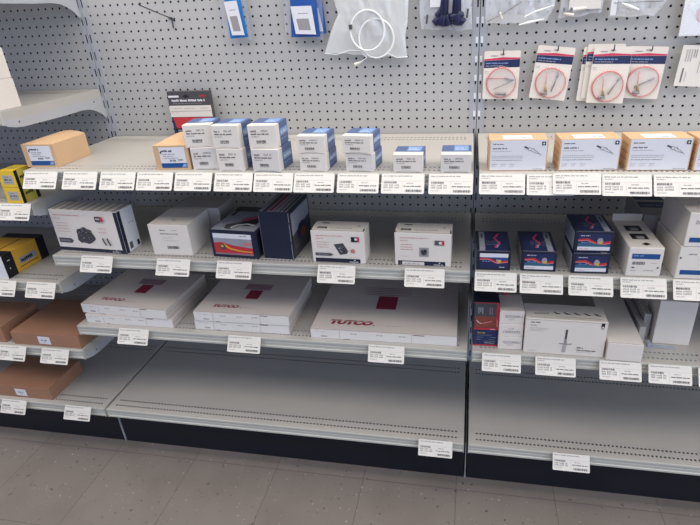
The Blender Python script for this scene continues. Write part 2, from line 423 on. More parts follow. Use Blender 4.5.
shelf('base_shelf', 'empty grey steel bottom deck of the right bay with one price tag', R_[0], R_[1], ZS[3], True)
Z1, Z2, Z3, ZB = ZS
# ------------------------------------------------------------------ relay boxes on the top shelf
def relay(x, y, z, w, h, yaw, label, seed, d=3.4, dull=False):
    c = Carton('relay_box', label, 'box', x, y, z, w, d, h, yaw, 'small white and blue part boxes', shell=False)
    W, D = w / 2, d / 2; fr = 0.95
    mb = MB(); mb.box(-W, W, -D, -D + fr, 0, h, 'warm' if dull else 'white', 0.05); mb.build('carton_front', c.e)
    mb = MB(); mb.box(-W + .01, W - .01, -D + fr + 0.005, D, 0, h - .01, 'blue', 0.04); sl = mb.build('blue_sleeve', c.e); sl['label'] = 'blue rear half of the box'
    c.flap('warm' if dull else 'white', 0.17)
    p = c.face('F'); p.k = 0.06
    p.words(w * .11, h * .70, w * .24, h * .085, 'ink', seed); p.words(w * .47, h * .72, w * .32, h * .085, 'ink2', seed + 1)
    p.words(w * .11, h * .59, w * .66, h * .06, 'dark', seed + 2, .75); p.words(w * .11, h * .49, w * .3, h * .045, 'ink2', seed + 3)
    p.barcode(w * .28, h * .26, w * .34, h * .1, 'dark', seed); p.words(w * .28, h * .215, w * .34, h * .035, 'ink', seed + 4)
    p.build('front_print', c.e)
    p = c.face('T'); p.rect(w * .42, fr + .25, w * .9, d - .3, 'lblue'); p.words(w * .47, fr + .6, w * .36, .22, 'label', seed); p.words(w * .47, fr + 1.1, w * .3, .18, 'label', seed + 1)
    p.build('lid_print', c.e)
    p = c.face('R'); p.rect(fr + .12, h * .42, d - .2, h * .72, 'lblue'); p.words(fr + .25, h * .5, d - fr - .6, h * .13, 'label', seed); p.words(fr + .25, h * .22, d - fr - .6, h * .1, 'lblue', seed + 3)
    p.build('side_print', c.e)
H2, H1 = 2.24, 1.71
relay(19.85, -15.55, Z1, 2.68, H2, 8, 'lower white box of the two stacked right beside the tan box, leftmost white stack', 11, dull=True)
relay(19.45, -15.5, Z1 + H2 + .02, 2.85, H2, 9, 'upper white box with blue back in the stack right beside the tan box', 12)
relay(22.78, -15.88, Z1, 2.72, H2, 1, 'lower white box in the second of three tall white stacks', 13)
relay(22.62, -15.8, Z1 + H2 + .02, 2.78, H2, 0, 'upper white box with blue back in the second of three tall white stacks', 14)
relay(26.45, -15.95, Z1, 2.85, H2, -3, 'lower white box in the third tall stack, its blue side facing the gap', 15, dull=True)
relay(26.38, -15.85, Z1 + H2 + .02, 2.85, H2, 1, 'upper white box in the third tall stack, bright blue side facing the gap', 16)
relay(31.2, -15.72, Z1, 2.72, H1, -3, 'lower low white box in the fourth white stack from the left', 17, dull=False)
relay(31.15, -15.75, Z1 + H1 + .02, 2.75, H1, -2, 'upper low white box in the fourth white stack from the left', 18)
relay(35.75, -15.66, Z1, 2.7, H1, -5.5, 'lower low white box in the rightmost stack of two', 19, dull=True)
relay(35.55, -15.72, Z1 + H1 + .02, 2.78, H1, -6, 'upper low white box in the rightmost stack of two', 20)
relay(40.35, -15.95, Z1, 2.75, H1, -.5, 'single low white box with blue lid, left of the two unstacked ones', 21, 3.1)
relay(44.75, -15.95, Z1, 2.76, H1, .5, 'single low white box with blue lid nearest the middle upright', 22, 3.4, True)

# ------------------------------------------------------------------ tan boxes
def tanbox(x, y, w, d, h, yaw, label, seed, arch):
    c = Carton('tan_box', label, 'box', x, y, Z1, w, d, h, yaw, body='tan', arch=arch)
    p = c.face('F'); p.rect(w * .16, h * .08, w * .9, h * .93, 'label')
    p.rect(w * .16, h * .08, w * .9, h * .28, 'dblue'); p.poly([(w * .74, h * .11), (w * .8, h * .25), (w * .88, h * .25), (w * .88, h * .11)], 'lblue')
    p.poly([(w * .17, h * .72), (w * .22, h * .8), (w * .22, h * .64)], 'black')
    p.words(w * .23, h * .74, w * .3, h * .08, 'navy2', seed, .8); p.words(w * .25, h * .62, w * .36, h * .05, 'ink2', seed + 1); p.words(w * .25, h * .54, w * .3, h * .04, 'ink2', seed + 2)
    p.words(w * .27, h * .46, w * .4, h * .04, 'ink2', seed + 3); p.barcode(w * .42, h * .34, w * .18, h * .08, 'dark', seed); p.words(w * .66, h * .38, w * .16, h * .06, 'ink', seed + 5)
    p.build('front_label', c.e, 'white and blue paper label')
tanbox(-0.25, -14.85, 3.82, 5.3, 2.5, 1, 'tan box with white and blue label at the far left end of the top shelf', 31, 0.35)
tanbox(15.85, -15.65, 3.68, 4.2, 2.5, 4, 'tan box with white and blue label touching the leftmost white stack', 37, 0.5)
def kitbox(x, y, w, yaw, label, seed):
    h, d = 2.86, 2.55
    c = Carton('igniter_box', label, 'box', x, y, Z1, w, d, h, yaw, 'tan boxes with big white labels', body='tan')
    p = c.face('F'); p.rect(.1, .08, w - .1, h - .06, 'label'); p.k += .003
    p.words(.32, h - .44, .95, .1, 'dark', seed, .8); p.words(.32, h - .84, 1.3, .12, 'ink', seed + 1, .85); p.words(.32, h - 1.06, 1.7, .06, 'ink2', seed + 2)
    for k in range(2): p.words(.28, h - 1.5 - .16 * k, 2.7, .06, 'ink2', seed + 3 + k)
    p.words(.28, h - 1.88, 2.6, .06, 'ink', seed + 7)
    for k in range(3): p.words(.28 + .78 * k, h - 2.25, .5, .06, 'ink2', seed + 8 + k); p.words(.28 + .78 * k, h - 2.42, .4, .05, 'ink2', seed + 11 + k)
    p.words(w - 1.25, .16, .95, .05, 'ink', seed + 20)
    p.rect(w - .55, h - .52, w - .22, h - .2, 'black'); p.rect(w - .47, h - .4, w - .3, h - .32, 'label'); p.rect(w - .42, h - .46, w - .35, h - .26, 'label')
    a, b = w - 2.05, h - .62      # igniter drawing: black rod, ceramic block, two leads
    p.ribbon([(a, b), (a + .34, b - .16)], .13, 'dark'); p.ribbon([(a + .36, b - .14), (a + .58, b - .3)], .26, 'ink2'); p.ribbon([(a + .4, b - .17), (a + .55, b - .28)], .18, 'label')
    p.ribbon([(a + .6, b - .2), (a + .78, b - .14), (a + .9, b - .3)], .035, 'ink'); p.ribbon([(a + .58, b - .34), (a + .72, b - .46), (a + 1.3, b - .66)], .03, 'ink'); p.ribbon([(a + .8, b - .26), (a + 1.1, b - .44), (a + 1.5, b - .78)], .03, 'ink')
    p.build('front_label', c.e, 'white paper label covering the front')
    p = c.face('T'); p.rect(1.2, .12, w - 1.3, d - .9, 'label'); p.words(w * .55, .5, .9, .2, 'ink', seed); p.build('lid_label', c.e, 'white paper label on the lid')
    p = c.face('L'); p.k = .006
    for k in range(4): p.rect(.1, .3 + k * .62, d - .05, .36 + k * .62, 'brown')
    p.build('side_flap_edges', c.e)
kitbox(49.05, -15.45, 5.1, 2.2, 'tan box with white label nearest the middle upright, first of its row', 41)
kitbox(55.15, -15.3, 5.12, 3.5, 'tan box with white label, second of its row from the middle upright', 43)
kitbox(60.85, -15.18, 5.1, 2.0, 'tan box with white label, third of its row from the middle upright', 47)
kitbox(66.25, -15.1, 5.1, 1.5, 'tan box with white label cut off by the right edge of the view', 53)

# package leaning on the pegboard
c = Carton('hanging_pack', 'flat pack with dark grey header and red front leaning against the pegboard', 'package', 10.05, -1.75, Z1, 5.65, .75, 5.8, 0, body='dark')
p = c.face('F'); w, h = 5.65, 5.8
p.rect(.05, h - 1.65, w - .05, h - .04, 'dark'); p.disc(2.5, h - .62, .42, .15, 'black'); p.disc(2.5, h - .5, .18, .14, 'black')
p.rect(.15, h - .72, 1.55, h - .48, 'label'); p.words(4.3, h - .66, 1.0, .2, 'red', 3, .85); p.words(.5, h - 1.22, 4.5, .26, 'label', 5, .85); p.words(.6, h - 1.5, 4.0, .1, 'ink2', 7)
p.rect(.0, h - 3.1, w, h - 1.7, 'warm'); p.words(.5, h - 2.1, 1.2, .1, 'ink2', 8); p.words(2.0, h - 2.1, 1.5, .1, 'ink2', 9); p.words(4.2, h - 2.1, 1.0, .1, 'ink2', 10); p.rect(.1, h - 2.42, w - .1, h - 2.36, 'ink2'); p.words(.2, h - 2.62, 1.0, .08, 'redink', 9)
p.rect(.04, .04, w - .04, h - 3.12, 'navy2'); p.poly([(.5, 1.3), (w - .3, 1.3), (w - .2, h - 3.15), (.25, h - 3.15)], 'red'); p.rect(.3, .7, w - .3, 1.3, 'black'); p.words(.6, .85, 2.4, .3, 'ink2', 4); p.rect(.1, .05, w - .1, .7, 'maroon')
p.build('printed_front', c.e)

# ------------------------------------------------------------------ second shelf, middle bay
def device(p, a, b, ru, rv, seed):
    p.blob(a, b, ru, rv, 'dark', seed, 22, .28); r = random.Random(seed)
    for i in range(int(26 * ru * rv) + 14):
        t = r.random() * 6.28; q = r.random() ** .5 * .8; x, y = a + ru * q * math.cos(t), b + rv * q * math.sin(t); e = .05 + .09 * r.random()
        p.multi([(x, y, x + e * 1.4, y + e)], r.choice(('ink', 'ink2', 'pebble', 'black', 'black')))
c = Carton('parts_carton', 'wide white carton showing a large dark control valve, leftmost on its shelf', 'carton', .15, -14.6, Z2, 9.1, 2.6, 5.1, -3.4, 'white valve cartons on the second shelf')
w, h = c.w, c.h; p = c.face('F')
p.rect(.05, .0, w - .02, .42, 'navy'); p.rect(w - .5, .02, w - .02, h - .05, 'navy'); p.words(w - 1.9, .08, 1.1, .14, 'label', 3); p.poly([(w - 1.45, .3), (w - 1.3, .24), (w - 1.25, .38)], 'label')
p.words(.5, h - .7, 3.6, .13, 'redink', 4); p.words(.5, h - 1.1, .9, .1, 'ink2', 5)
for k in range(4): p.words(.55, h - 1.65 - .35 * k, 1.7, .08, 'redink', 6 + k)
p.poly([(.3, 1.0), (2.0, 1.0), (2.3, 1.3), (2.0, 1.6), (.3, 1.6)], 'ink'); p.words(.5, 1.2, 1.4, .18, 'ink2', 12)
device(p, 4.15, 1.95, 1.45, 1.2, 5)
p.rect(6.15, h - 1.2, 6.85, h - .6, 'black'); p.rect(6.85, h - 1.2, 7.2, h - .6, 'pink'); p.words(6.3, h - 1.0, .6, .22, 'label', 2)
p.words(6.2, h - 2.1, 1.1, .1, 'redink', 13); p.words(6.2, h - 2.55, 1.1, .1, 'redink', 14)
p.ribbon([(6.5, 1.9), (6.55, 1.5), (6.75, 1.0)], .2, 'dark'); p.ribbon([(7.1, 1.9), (7.15, 1.5), (7.35, 1.0)], .2, 'dark'); p.build('front_print', c.e)
p = c.face('T')
for k in range(9): p.poly([(.35 + k, .1), (.62 + k, .1), (.62 + k, 2.5), (.35 + k, 2.5)], 'grey')
for k in range(9): p.rect(.72 + k, .08, .82 + k, 2.5, 'ink2')
p.build('lid_print', c.e)
p = c.face('R'); p.rect(.0, .02, .5, h - .03, 'navy'); p.rect(.55, .05, 2.56, h - .05, 'label'); p.rect(.75, .3, 1.25, 1.1, 'ink'); p.rect(2.0, .25, 2.4, .9, 'black'); p.words(1.4, 3.2, 1.0, .12, 'ink2', 8); p.build('side_print', c.e)

c = Carton('plain_carton', 'plain white carton with small black barcode beside the wide valve carton', 'carton', 12.6, -15.05, Z2, 4.7, 5.0, 3.7, 1, body='white')
w, h = c.w, c.h; p = c.face('F')
p.words(1.3, h - .72, .75, .12, 'dark', 5, .8); p.words(2.7, h - .72, .7, .1, 'ink2', 6); p.words(1.3, h - 1.15, 2.2, .13, 'dark', 7); p.words(1.5, h - 1.6, 1.2, .07, 'ink2', 8); p.words(1.6, h - 1.95, 1.8, .06, 'ink2', 9)
p.barcode(1.85, .8, 1.4, .34, 'black', 4); p.build('front_print', c.e)
mb = MB(); mb.box(-.02, .3, -1.4, -1.05, h - 0.015, h + .05, 'grey', .02); mb.build('lid_tab', c.e); c.seam('grey')
Carton('plain_carton', 'plain pale carton standing behind the barcoded white carton', 'carton', 12.65, -9.75, Z2, 5.9, 4.0, 3.7, 0, body='grey').seam('grey')

def darkside(p, a, b, c_, d, m='ink2'):
    for r in ((a, b, c_, b + .06), (a, d - .06, c_, d), (a, b, a + .06, d), (c_ - .06, b, c_, d)): p.rect(*r, m)
c = Carton('motor_carton', 'dark carton lying flat with red and grey picture of cables', 'carton', 19.75, -14.9, Z2, 5.45, 7.2, 3.2, -3.5, body='navy')
w, h = c.w, c.h; p = c.face('F')
p.rect(.35, .35, w - .55, h - .35, 'skyg'); p.rect(.35, h - .9, w - .55, h - .35, 'label'); p.poly([(.35, .45), (w - .55, .45), (w - .55, 1.25), (2.6, 1.5), (1.2, 1.85), (.35, 1.7)], 'red')
p.rect(.35, .35, w - .55, .55, 'mauve'); p.ribbon([(1.5, 1.55), (2.2, 1.1), (3.4, .85), (w - .6, .78)], [.28, .2, .14, .1], 'gold'); p.blob(1.35, 1.25, .36, .42, 'dark', 4); p.blob(1.3, 1.35, .18, .16, 'olive', 5)
p.words(w - 1.9, h - .62, .9, .1, 'dark', 6); p.rect(w - 1.5, 1.55, w - .6, 1.9, 'redink'); p.build('front_print', c.e)
p = c.face('T'); p.rect(.12, .15, w - .15, 7.0, 'skyg'); p.rect(.12, 5.6, w - .15, 7.0, 'dark'); p.poly([(1.5, .6), (2.2, .4), (3.6, 2.2), (3.2, 3.0), (1.2, 1.6)], 'dark'); p.blob(3.7, 2.6, 1.1, 1.3, 'black', 8)
p.ribbon([(2.2, .8), (2.6, 1.6), (3.6, 2.0), (4.6, 1.7)], .3, 'label'); p.ribbon([(2.5, 2.8), (3.6, 3.6), (w - .3, 4.6)], [.5, .5, .4], 'pink'); p.ribbon([(2.4, 3.3), (3.6, 4.2), (w - .3, 5.2)], .3, 'mauve'); p.rect(.4, 4.2, .8, 6.4, 'black')
p.build('lid_print', c.e)
p = c.face('R'); darkside(p, .1, .1, 7.0, h - .1, 'ink'); p.build('side_print', c.e)

c = Carton('motor_carton', 'tall dark navy carton with blank front standing beside the cable picture carton', 'carton', 25.65, -14.85, Z2, 3.5, 5.8, 5.4, -2.5, body='navy', bev=.04)
w, h = c.w, c.h; p = c.face('F'); p.rect(.02, .05, .1, h - .05, 'ink'); p.rect(w - .14, .05, w - .08, h - .05, 'ink2'); p.disc(w - .11, 2.0, .07, .09, 'black'); p.disc(w - .11, 4.2, .06, .08, 'black'); p.build('front_edges', c.e)
p = c.face('T'); p.rect(.1, .1, w - .3, 5.6, 'skyg'); p.rect(.5, .1, 1.0, 5.6, 'dark'); p.rect(1.15, .3, 1.5, 5.6, 'maroon'); p.rect(1.75, .1, 1.95, 5.6, 'mauve'); p.rect(2.35, .1, 2.5, 5.6, 'ink'); p.rect(2.75, .1, 3.0, 5.6, 'dark'); p.build('lid_print', c.e)
p = c.face('R'); p.rect(.3, .25, 5.5, h - .3, 'dark'); p.poly([(.3, 2.6), (5.5, 3.3), (5.5, h - .3), (.3, h - .3)], 'skyg'); p.blob(3.0, 2.3, 1.6, 1.1, 'navy2', 6); p.blob(3.4, 2.0, .8, .6, 'rust', 9); p.words(.8, 1.0, 1.0, .14, 'ink2', 2); p.build('side_print', c.e)

def valve(x, y, yaw, label, seed, small):
    c = Carton('parts_carton', label, 'carton', x, y, Z2, 5.68, 2.6, 3.65, yaw, 'white valve cartons on the second shelf')
    w, h = c.w, c.h; p = c.face('F')
    p.rect(.3, .05, w - .55, .52, 'navy'); p.words(w - 1.7, .1, 1.0, .13, 'label', 3); p.poly([(w - 1.25, .38), (w - 1.1, .3), (w - 1.05, .46)], 'label')
    p.words(.55, h - .62, 2.9, .11, 'redink', seed); p.words(.55, h - .92, .8, .1, 'redink', seed + 1)
    for k in range(3): p.words(.6, h - 1.35 - .28 * k, 1.3, .09, 'redink', seed + 2 + k)
    p.words(.6, h - 2.65, .8, .05, 'ink2', seed + 9)
    if small:
        p.rect(2.5, 1.05, 3.45, 2.05, 'ink2'); device(p, 2.95, 1.55, .36, .38, seed); p.rect(.45, .08, .75, .45, 'dark'); p.rect(.75, .06, 3.0, .46, 'warm'); p.words(1.0, .16, 1.6, .12, 'mauve', 8)
        p.rect(4.05, h - 1.25, 5.0, h - .75, 'ink'); p.rect(4.7, h - 1.25, 5.0, h - .75, 'red'); p.disc(4.62, h - 1.0, .16, .16, 'label')
    else:
        p.poly([(2.4, 2.15), (3.4, 2.3), (3.9, 1.4), (3.75, 1.1), (3.0, .95)], 'dark'); device(p, 3.15, 1.6, .45, .45, seed)
        p.poly([(.35, .82), (2.0, .82), (2.3, .98), (2.0, 1.15), (.35, 1.15)], 'ink'); p.words(.6, .93, 1.2, .12, 'ink2', 12)
        p.rect(4.3, h - 1.15, 5.15, h - .6, 'black'); p.rect(4.95, h - 1.15, 5.15, h - .6, 'pink'); p.disc(4.8, h - .85, .15, .15, 'label'); p.disc(4.4, 1.45, .24, .24, 'redink'); p.words(4.0, .7, .9, .05, 'ink2', 7)
    p.build('front_print', c.e)
    p = c.face('T'); p.rect(.55, .6, 1.6, 1.0, 'black'); p.words(.75, .7, .7, .14, 'label', 3); p.words(2.0, .65, 2.4, .2, 'ink2', 5); p.rect(.8, 1.9, 1.6, 2.1, 'dark'); p.rect(w - .9, 1.3, w - .65, 1.45, 'dark')
    p.rect(.04, .02, w - .04, .06, 'ink'); p.poly([(.0, .02), (.12, .02), (.12, .4), (.0, .3)], 'black'); p.poly([(w - .14, .02), (w, .02), (w, .4), (w - .14, 1.0)], 'black'); p.build('lid_print', c.e)
valve(31.35, -15.3, -.7, 'white carton with tilted dark valve picture right of the tall navy carton', 61, False)
valve(40.12, -15.25, -.9, 'white carton with small square valve picture nearest the middle upright', 71, True)

# ------------------------------------------------------------------ second shelf, right bay
def swoosh(p, a, b, c_, d, seed):
    W, H = c_ - a, d - b
    p.rect(a, b, c_, d, 'navy2')
    p.ribbon([(a, b + H * .62), (a + W * .3, b + H * .66), (a + W * .62, b + H * .4), (c_, b + H * .52)], [H * .12, H * .16, H * .12, H * .16], 'red')
    p.ribbon([(a, b + H * .58), (a + W * .3, b + H * .6), (a + W * .62, b + H * .34), (c_, b + H * .44)], H * .05, 'salmon')
    p.blob(a + W * .68, b + H * .55, W * .1, H * .24, 'skyg', seed); p.blob(a + W * .7, b + H * .46, W * .06, H * .12, 'gold', seed + 1); p.words(a + W * .1, b + H * .44, W * .3, H * .07, 'lblue', seed)
def navybox(x, y, z, w, d, h, yaw, label, seed, strip, topstrip):
    c = Carton('navy_part_box', label, 'box', x, y, z, w, d, h, yaw, 'navy part boxes with red swoosh', body='navy')
    p = c.face('F'); a, b, e, f = .32, .22, w - .26, h - .2
    swoosh(p, a, b, e, f, seed)
    if strip == 'top': p.rect(a, f - .42, e, f, 'label'); p.poly([(a, f - .42), (e, f - .42), (e, f - .75), (a + 1.4, f - .6)], 'dblue'); p.words(e - .8, b + .1, .6, .1, 'label', seed)
    else: p.rect(a, b, e, b + .38, 'label'); p.poly([(a, b + .38), (e, b + .38), (e, b + .55), (a + .6, b + .8), (a, b + .7)], 'teal'); p.words(a + .2, f - .22, .9, .1, 'label', seed); p.words(a + .15, b + .1, .9, .1, 'redink', seed)
    p.build('front_print', c.e)
    p = c.face('T'); p.rect(.3, .2, w - .3, d - .25, 'navy2')
    sx = (.3, .85) if topstrip == 'left' else (w - .85, w - .3)
    p.rect(sx[0], .2, sx[1], d - .25, 'skyg'); p.rect((sx[0] + sx[1]) / 2 - .08, 3.2 if d > 4.5 else 2.6, (sx[0] + sx[1]) / 2 + .1, d - .7, 'dark')
    m = .55 if topstrip == 'left' else .42
    p.ribbon([(w * m, d * .18), (w * (m + .15), d * .4), (w * m, d * .62), (w * (m + .14), d * .86)], .22, 'pink'); p.ribbon([(w * m + .2, d * .18), (w * (m + .1), d * .3)], .14, 'lblue')
    for k in range(4): p.words(w * .3, d * (.3 + .06 * k), w * .45, .13, 'mauve' if k % 2 else 'lblue', seed + k, .5)
    p.rect(.1, .04, w - .1, .12, 'skyg'); p.build('lid_print', c.e)
    p = c.face('L'); p.rect(.25, .15, d - .2, h - .15, 'skyg')
    for k in range(5): p.words(.5, h - .5 - .25 * k, d - 1.2, .08, 'ink', seed + k)
    p.build('side_print', c.e)
navybox(48.3, -15.7, Z2, 3.3, 5.0, 2.05, 1, 'navy box with white strip above red swoosh, nearest the middle upright', 81, 'top', 'left')
navybox(52.6, -15.55, Z2, 3.3, 5.0, 2.1, .3, 'navy box with white strip below red swoosh, second from the middle upright', 83, 'low', 'right')
navybox(57.3, -15.65, Z2, 3.42, 4.35, 2.08, 2, 'lower navy box of the stacked pair with red swoosh', 85, 'low', 'right')
navybox(57.35, -15.3, Z2 + 2.1, 3.5, 4.5, 2.1, 1.5, 'upper navy box of the stacked pair with red swoosh', 87, 'low', 'right')

def bluelabel(p, w, h, seed):
    p.rect(.32, h - 1.15, w - .3, h - .62, 'dblue'); p.words(.45, h - .9, .9, .16, 'lblue', seed); p.barcode(.45, h - 1.75, 1.1, .32, 'ink', seed); p.words(w - 1.0, h - 1.6, .6, .06, 'ink2', seed + 1)
c = Carton('filter_carton', 'long white carton with blue label band and black pictures on its lid', 'carton', 62.15, -15.85, Z2, 3.05, 6.75, 3.0, 1, body='white', bev=.1)
w, h = c.w, c.h; p = c.face('F'); bluelabel(p, w, h, 3); p.poly([(.35, .95), (.55, 1.05), (.75, .95), (.55, .88)], 'dark'); p.words(.4, .62, .5, .07, 'ink', 4); p.words(1.5, .62, .9, .07, 'ink', 5); p.poly([(w - .45, .9), (w - .3, 1.15), (w - .25, .9)], 'black'); p.build('front_label', c.e)
p = c.face('T')
for k, yy in enumerate((1.9, 3.9)): p.rect(.75, yy, 2.25, yy + 1.3, 'black'); p.blob(1.55, yy + .55, .45, .3, 'ink2', k + 3); p.rect(1.2, yy + .2, 1.9, yy + .35, 'label')
p.poly([(1.2, .75), (1.6, .5), (2.1, .8), (1.7, 1.15)], 'black'); p.build('lid_print', c.e)
p = c.face('L')
for k in range(7): p.words(.4, .5 + .3 * k, 5.8, .08, 'ink2', k)
p.build('side_print', c.e)
mb = MB(); mb.box(-1.48, 1.4, 3.22, 3.3, h - .06, h + .75, 'white', .03); mb.build('raised_flap', c.e)
for (x, y, z, lab, s_) in ((66.4, -15.95, Z2, 'lower large white carton with blue band at the right edge of the view', 5), (66.55, -16.0, Z2 + 3.3, 'upper large white carton with blue band at the right edge of the view', 9)):
    c = Carton('filter_carton', lab, 'carton', x, y, z, 5.0, 6.2, 3.27, 1, 'large white cartons with blue bands', body='white', bev=.08); w, h = c.w, c.h
    p = c.face('F'); p.rect(.35, .45, w - .3, .92, 'dblue'); p.text('20', .55, h - 1.05, .34, 'ink', shear=.1) if s_ == 9 else p.words(.8, h - .8, .8, .12, 'ink', 2); p.words(2.0, h - .9, .7, .16, 'dark', s_, .8); p.words(2.2, 1.25, .8, .14, 'ink', s_ + 1)
    if s_ == 5: p.poly([(.12, h - 1.25), (.12, h - 1.0), (.32, h - 1.1)], 'black')
    p.build('front_label', c.e)
c = Carton('filter_carton', 'pale carton with blue striped lid behind the large white cartons', 'carton', 65.2, -8.9, Z2, 3.4, 6.5, 3.5, 0, body='grey')
p = c.face('T'); p.rect(.25, 2.2, 3.2, 4.0, 'navy2'); p.rect(.25, 4.6, 3.2, 5.6, 'navy2'); p.words(.5, 2.8, 2.2, .3, 'lblue', 3); p.build('lid_print', c.e)

# ------------------------------------------------------------------ third shelf: TUTCO cartons
def tutco(x, y, z, w, d, h, yaw, label, seed, big=False, lid=True):
    c = Carton('flat_carton', label, 'carton', x, y, z, w, d, h, yaw, 'flat TUTCO cartons', body='tutco', bev=.04)
    p = c.face('F'); p.k = .004; p.rect(.03, .02, w - .03, h - .06, 'tutcoedge')
    f = w / 11.7
    for k, u in enumerate((3.3, 5.4, 7.2)): p.words(u * f, h * .62, .75, .1, 'ink', seed + k)
    p.words(.5, h * .75, .45, .07, 'ink2', seed + 4); p.words(1.2, h * .72, .6, .07, 'ink2', seed + 5); p.barcode(1.2, h * .2, .7, .14, 'dark', seed); p.rect(2.7 * f, .02, 3.2 * f, .07, 'dark'); p.rect(8.3 * f, h - .16, 9.2 * f, h - .07, 'rust')
    for u in (2.4, 8.2): p.rect(u * f, .05, u * f + .03, h - .06, 'ink2')
    p.build('front_print', c.e)
    p = c.face('R'); p.rect(.03, h * .5 - .02, d - .03, h * .5 + .02, 'ink2'); p.build('side_seam', c.e)
    if lid:
        p = c.face('T')
        if big:
            wd = p.text('TUTCO', 1.75, 1.2, .95, 'maroon', bold=.075, shear=.3, wscale=1.3)
            for q in (1.84, 1.97): p.rect(1.6, q, 8.6, q + .045, 'tutco')
            p.rect(1.75 + wd + .15, 1.2, 1.75 + wd + .35, 1.38, 'maroon'); p.words(8.6, 1.3, 1.8, .1, 'ink2', seed)
            p.rect(6.75, 4.8, 9.15, 7.75, 'maroon')
            for k in range(5): p.ribbon([(4.85 - .06 * k, 7.95 + .42 * k), (6.6, 8.05 + .42 * k), (8.6, 8.02 + .42 * k), (10.9 - .08 * k, 8.1 + .4 * k)], [.05, .13, .13, .05], 'mauve')
        else:
            p.text('TUTCO', 1.75, 1.2, .62, 'maroon', bold=.075, shear=.3, wscale=1.3)
            for q in (1.62, 1.7): p.rect(1.6, q, 6.0, q + .028, 'tutco')
            p.rect(5.35, 1.2, 5.5, 1.32, 'maroon'); p.words(5.8, 1.22, 1.3, .07, 'ink2', seed)
            p.rect(5.1, 3.35, 6.75, 5.4, 'maroon')
            p.rect(4.1, 5.55, 7.6, 6.9, 'mauve')
            for k in range(4): p.rect(4.1, 5.72 + .32 * k, 7.6, 5.77 + .32 * k, 'tutco')
        p.rect(.02, .02, w - .02, .06, 'ink2'); p.build('lid_print', c.e)
    return c
tutco(1.2, -15.4, Z3, 11.75, 9.0, 1.22, 0, 'lower flat TUTCO carton in the left stack of two', 3, lid=False)
tutco(.72, -15.05, Z3 + 1.25, 11.75, 9.2, 1.28, -2.4, 'upper flat TUTCO carton in the left stack of two, slightly turned', 13)
tutco(15.75, -15.28, Z3, 11.75, 9.3, 1.22, .5, 'lower flat TUTCO carton in the middle stack of two', 23, lid=False)
tutco(15.9, -15.35, Z3 + 1.25, 11.75, 9.4, 1.26, .4, 'upper flat TUTCO carton in the middle stack of two', 33)
tutco(30.15, -15.5, Z3, 16.45, 12.0, 1.2, .5, 'single large flat TUTCO carton nearest the middle upright', 43, True)

# third shelf, right bay
def sturdy(x, y, z, label):
    c = Carton('igniter_box', label, 'box', x, y, z, 2.62, 2.6, 5.5, 2, 'red and navy igniter boxes', body='navy'); w, h = c.w, c.h
    p = c.face('F'); p.rect(.02, .04, w - .02, h - .03, 'navy2'); p.rect(.1, 2.35, w - .3, h - .12, 'dark'); p.rect(.1, 2.35, w - .35, 3.75, 'rust'); p.rect(w - .3, 2.1, w - .02, h - .04, 'red'); p.rect(w - .24, 2.5, w - .08, 3.4, 'redink')
    p.rect(.02, h - .12, w - .02, h - .03, 'red'); p.rect(.02, 2.1, w - .02, 2.32, 'red'); p.words(1.8, 2.12, .6, .1, 'label', 3); p.rect(.02, .03, w - .02, .2, 'red')
    p.ribbon([(.4, 3.2), (.6, 2.95), (.95, 2.9), (1.3, 3.0), (1.9, 3.2)], [.05, .08, .08, .1, .08], 'salmon'); p.ribbon([(.3, 3.3), (.5, 3.0), (.8, 2.85)], .06, 'label')
    for k in range(3): p.rect(.45 + .2 * k, 4.1 + .2 * (k % 2), .55 + .2 * k, 4.9, 'skyg')
    for k in range(2): p.rect(1.6 + .22 * k, 4.0, 1.7 + .22 * k, 4.9, 'mauve')
    p.text('Sturdy', .42, 1.55, .3, 'olive', bold=.01, shear=.1); p.words(.42, 1.38, 1.5, .07, 'ink2', 5); p.words(.42, 1.1, .7, .08, 'lblue', 6); p.words(1.8, 1.12, .6, .08, 'lblue', 7); p.words(.35, .82, .6, .09, 'ink2', 8); p.words(1.7, .82, .6, .08, 'ink2', 9); p.words(1.1, .6, 1.3, .08, 'ink2', 10); p.words(1.25, .36, 1.1, .14, 'skyg', 11, .8)
    p.build('front_print', c.e)
sturdy(48.3, -15.0, Z3, 'red and navy box standing at the left end of its shelf beside the upright')
sturdy(49.2, -12.1, Z3 + .6, 'dark navy box half hidden behind the red and navy box')
Carton('plain_carton', 'low plain carton under the half hidden navy box', 'carton', 49.1, -12.2, Z3, 2.9, 3.0, .57, 1, body='grey')
for k in range(3):
    c = Carton('small_white_box', ('lowest', 'middle', 'topmost')[k] + ' small white box in the stack of three beside the red and navy box', 'box', 50.95, -15.35 + .03 * k, Z3 + 1.6 * k, 2.48, 3.4, 1.57, 2, 'small white kit boxes', body='white')
    p = c.face('F')
    if k == 1: p.text('Q3200U', .42, .45, .34, 'ink', flip=True, wscale=1.25); p.text('KIT', .95, .92, .2, 'ink2', flip=True, wscale=1.3)
    else: p.text('Q3200U', .52, .72, .34, 'ink', wscale=1.25); p.text('KIT', 1.0, .45, .2, 'ink2', wscale=1.3)
    p.build('front_print', c.e)
c = Carton('igniter_carton', 'wide white carton with igniter drawing beside the small white stack', 'carton', 53.55, -15.6, Z3, 7.95, 3.0, 4.25, -.7, body='white'); w, h = c.w, c.h
p = c.face('F'); p.words(.5, h - .5, .95, .14, 'dark', 3, .8); p.text('Sturdy', .5, h - .92, .22, 'ink', shear=.1); 
for k in range(3): p.words(.5, h - 1.15 - .16 * k, 1.9 - .25 * k, .06, 'ink2', 4 + k)
p.rect(w - .62, h - .55, w - .3, h - .12, 'black'); p.disc(w - .46, h - .62, .14, .2, 'black'); p.disc(w - .46, h - .6, .09, .13, 'white')
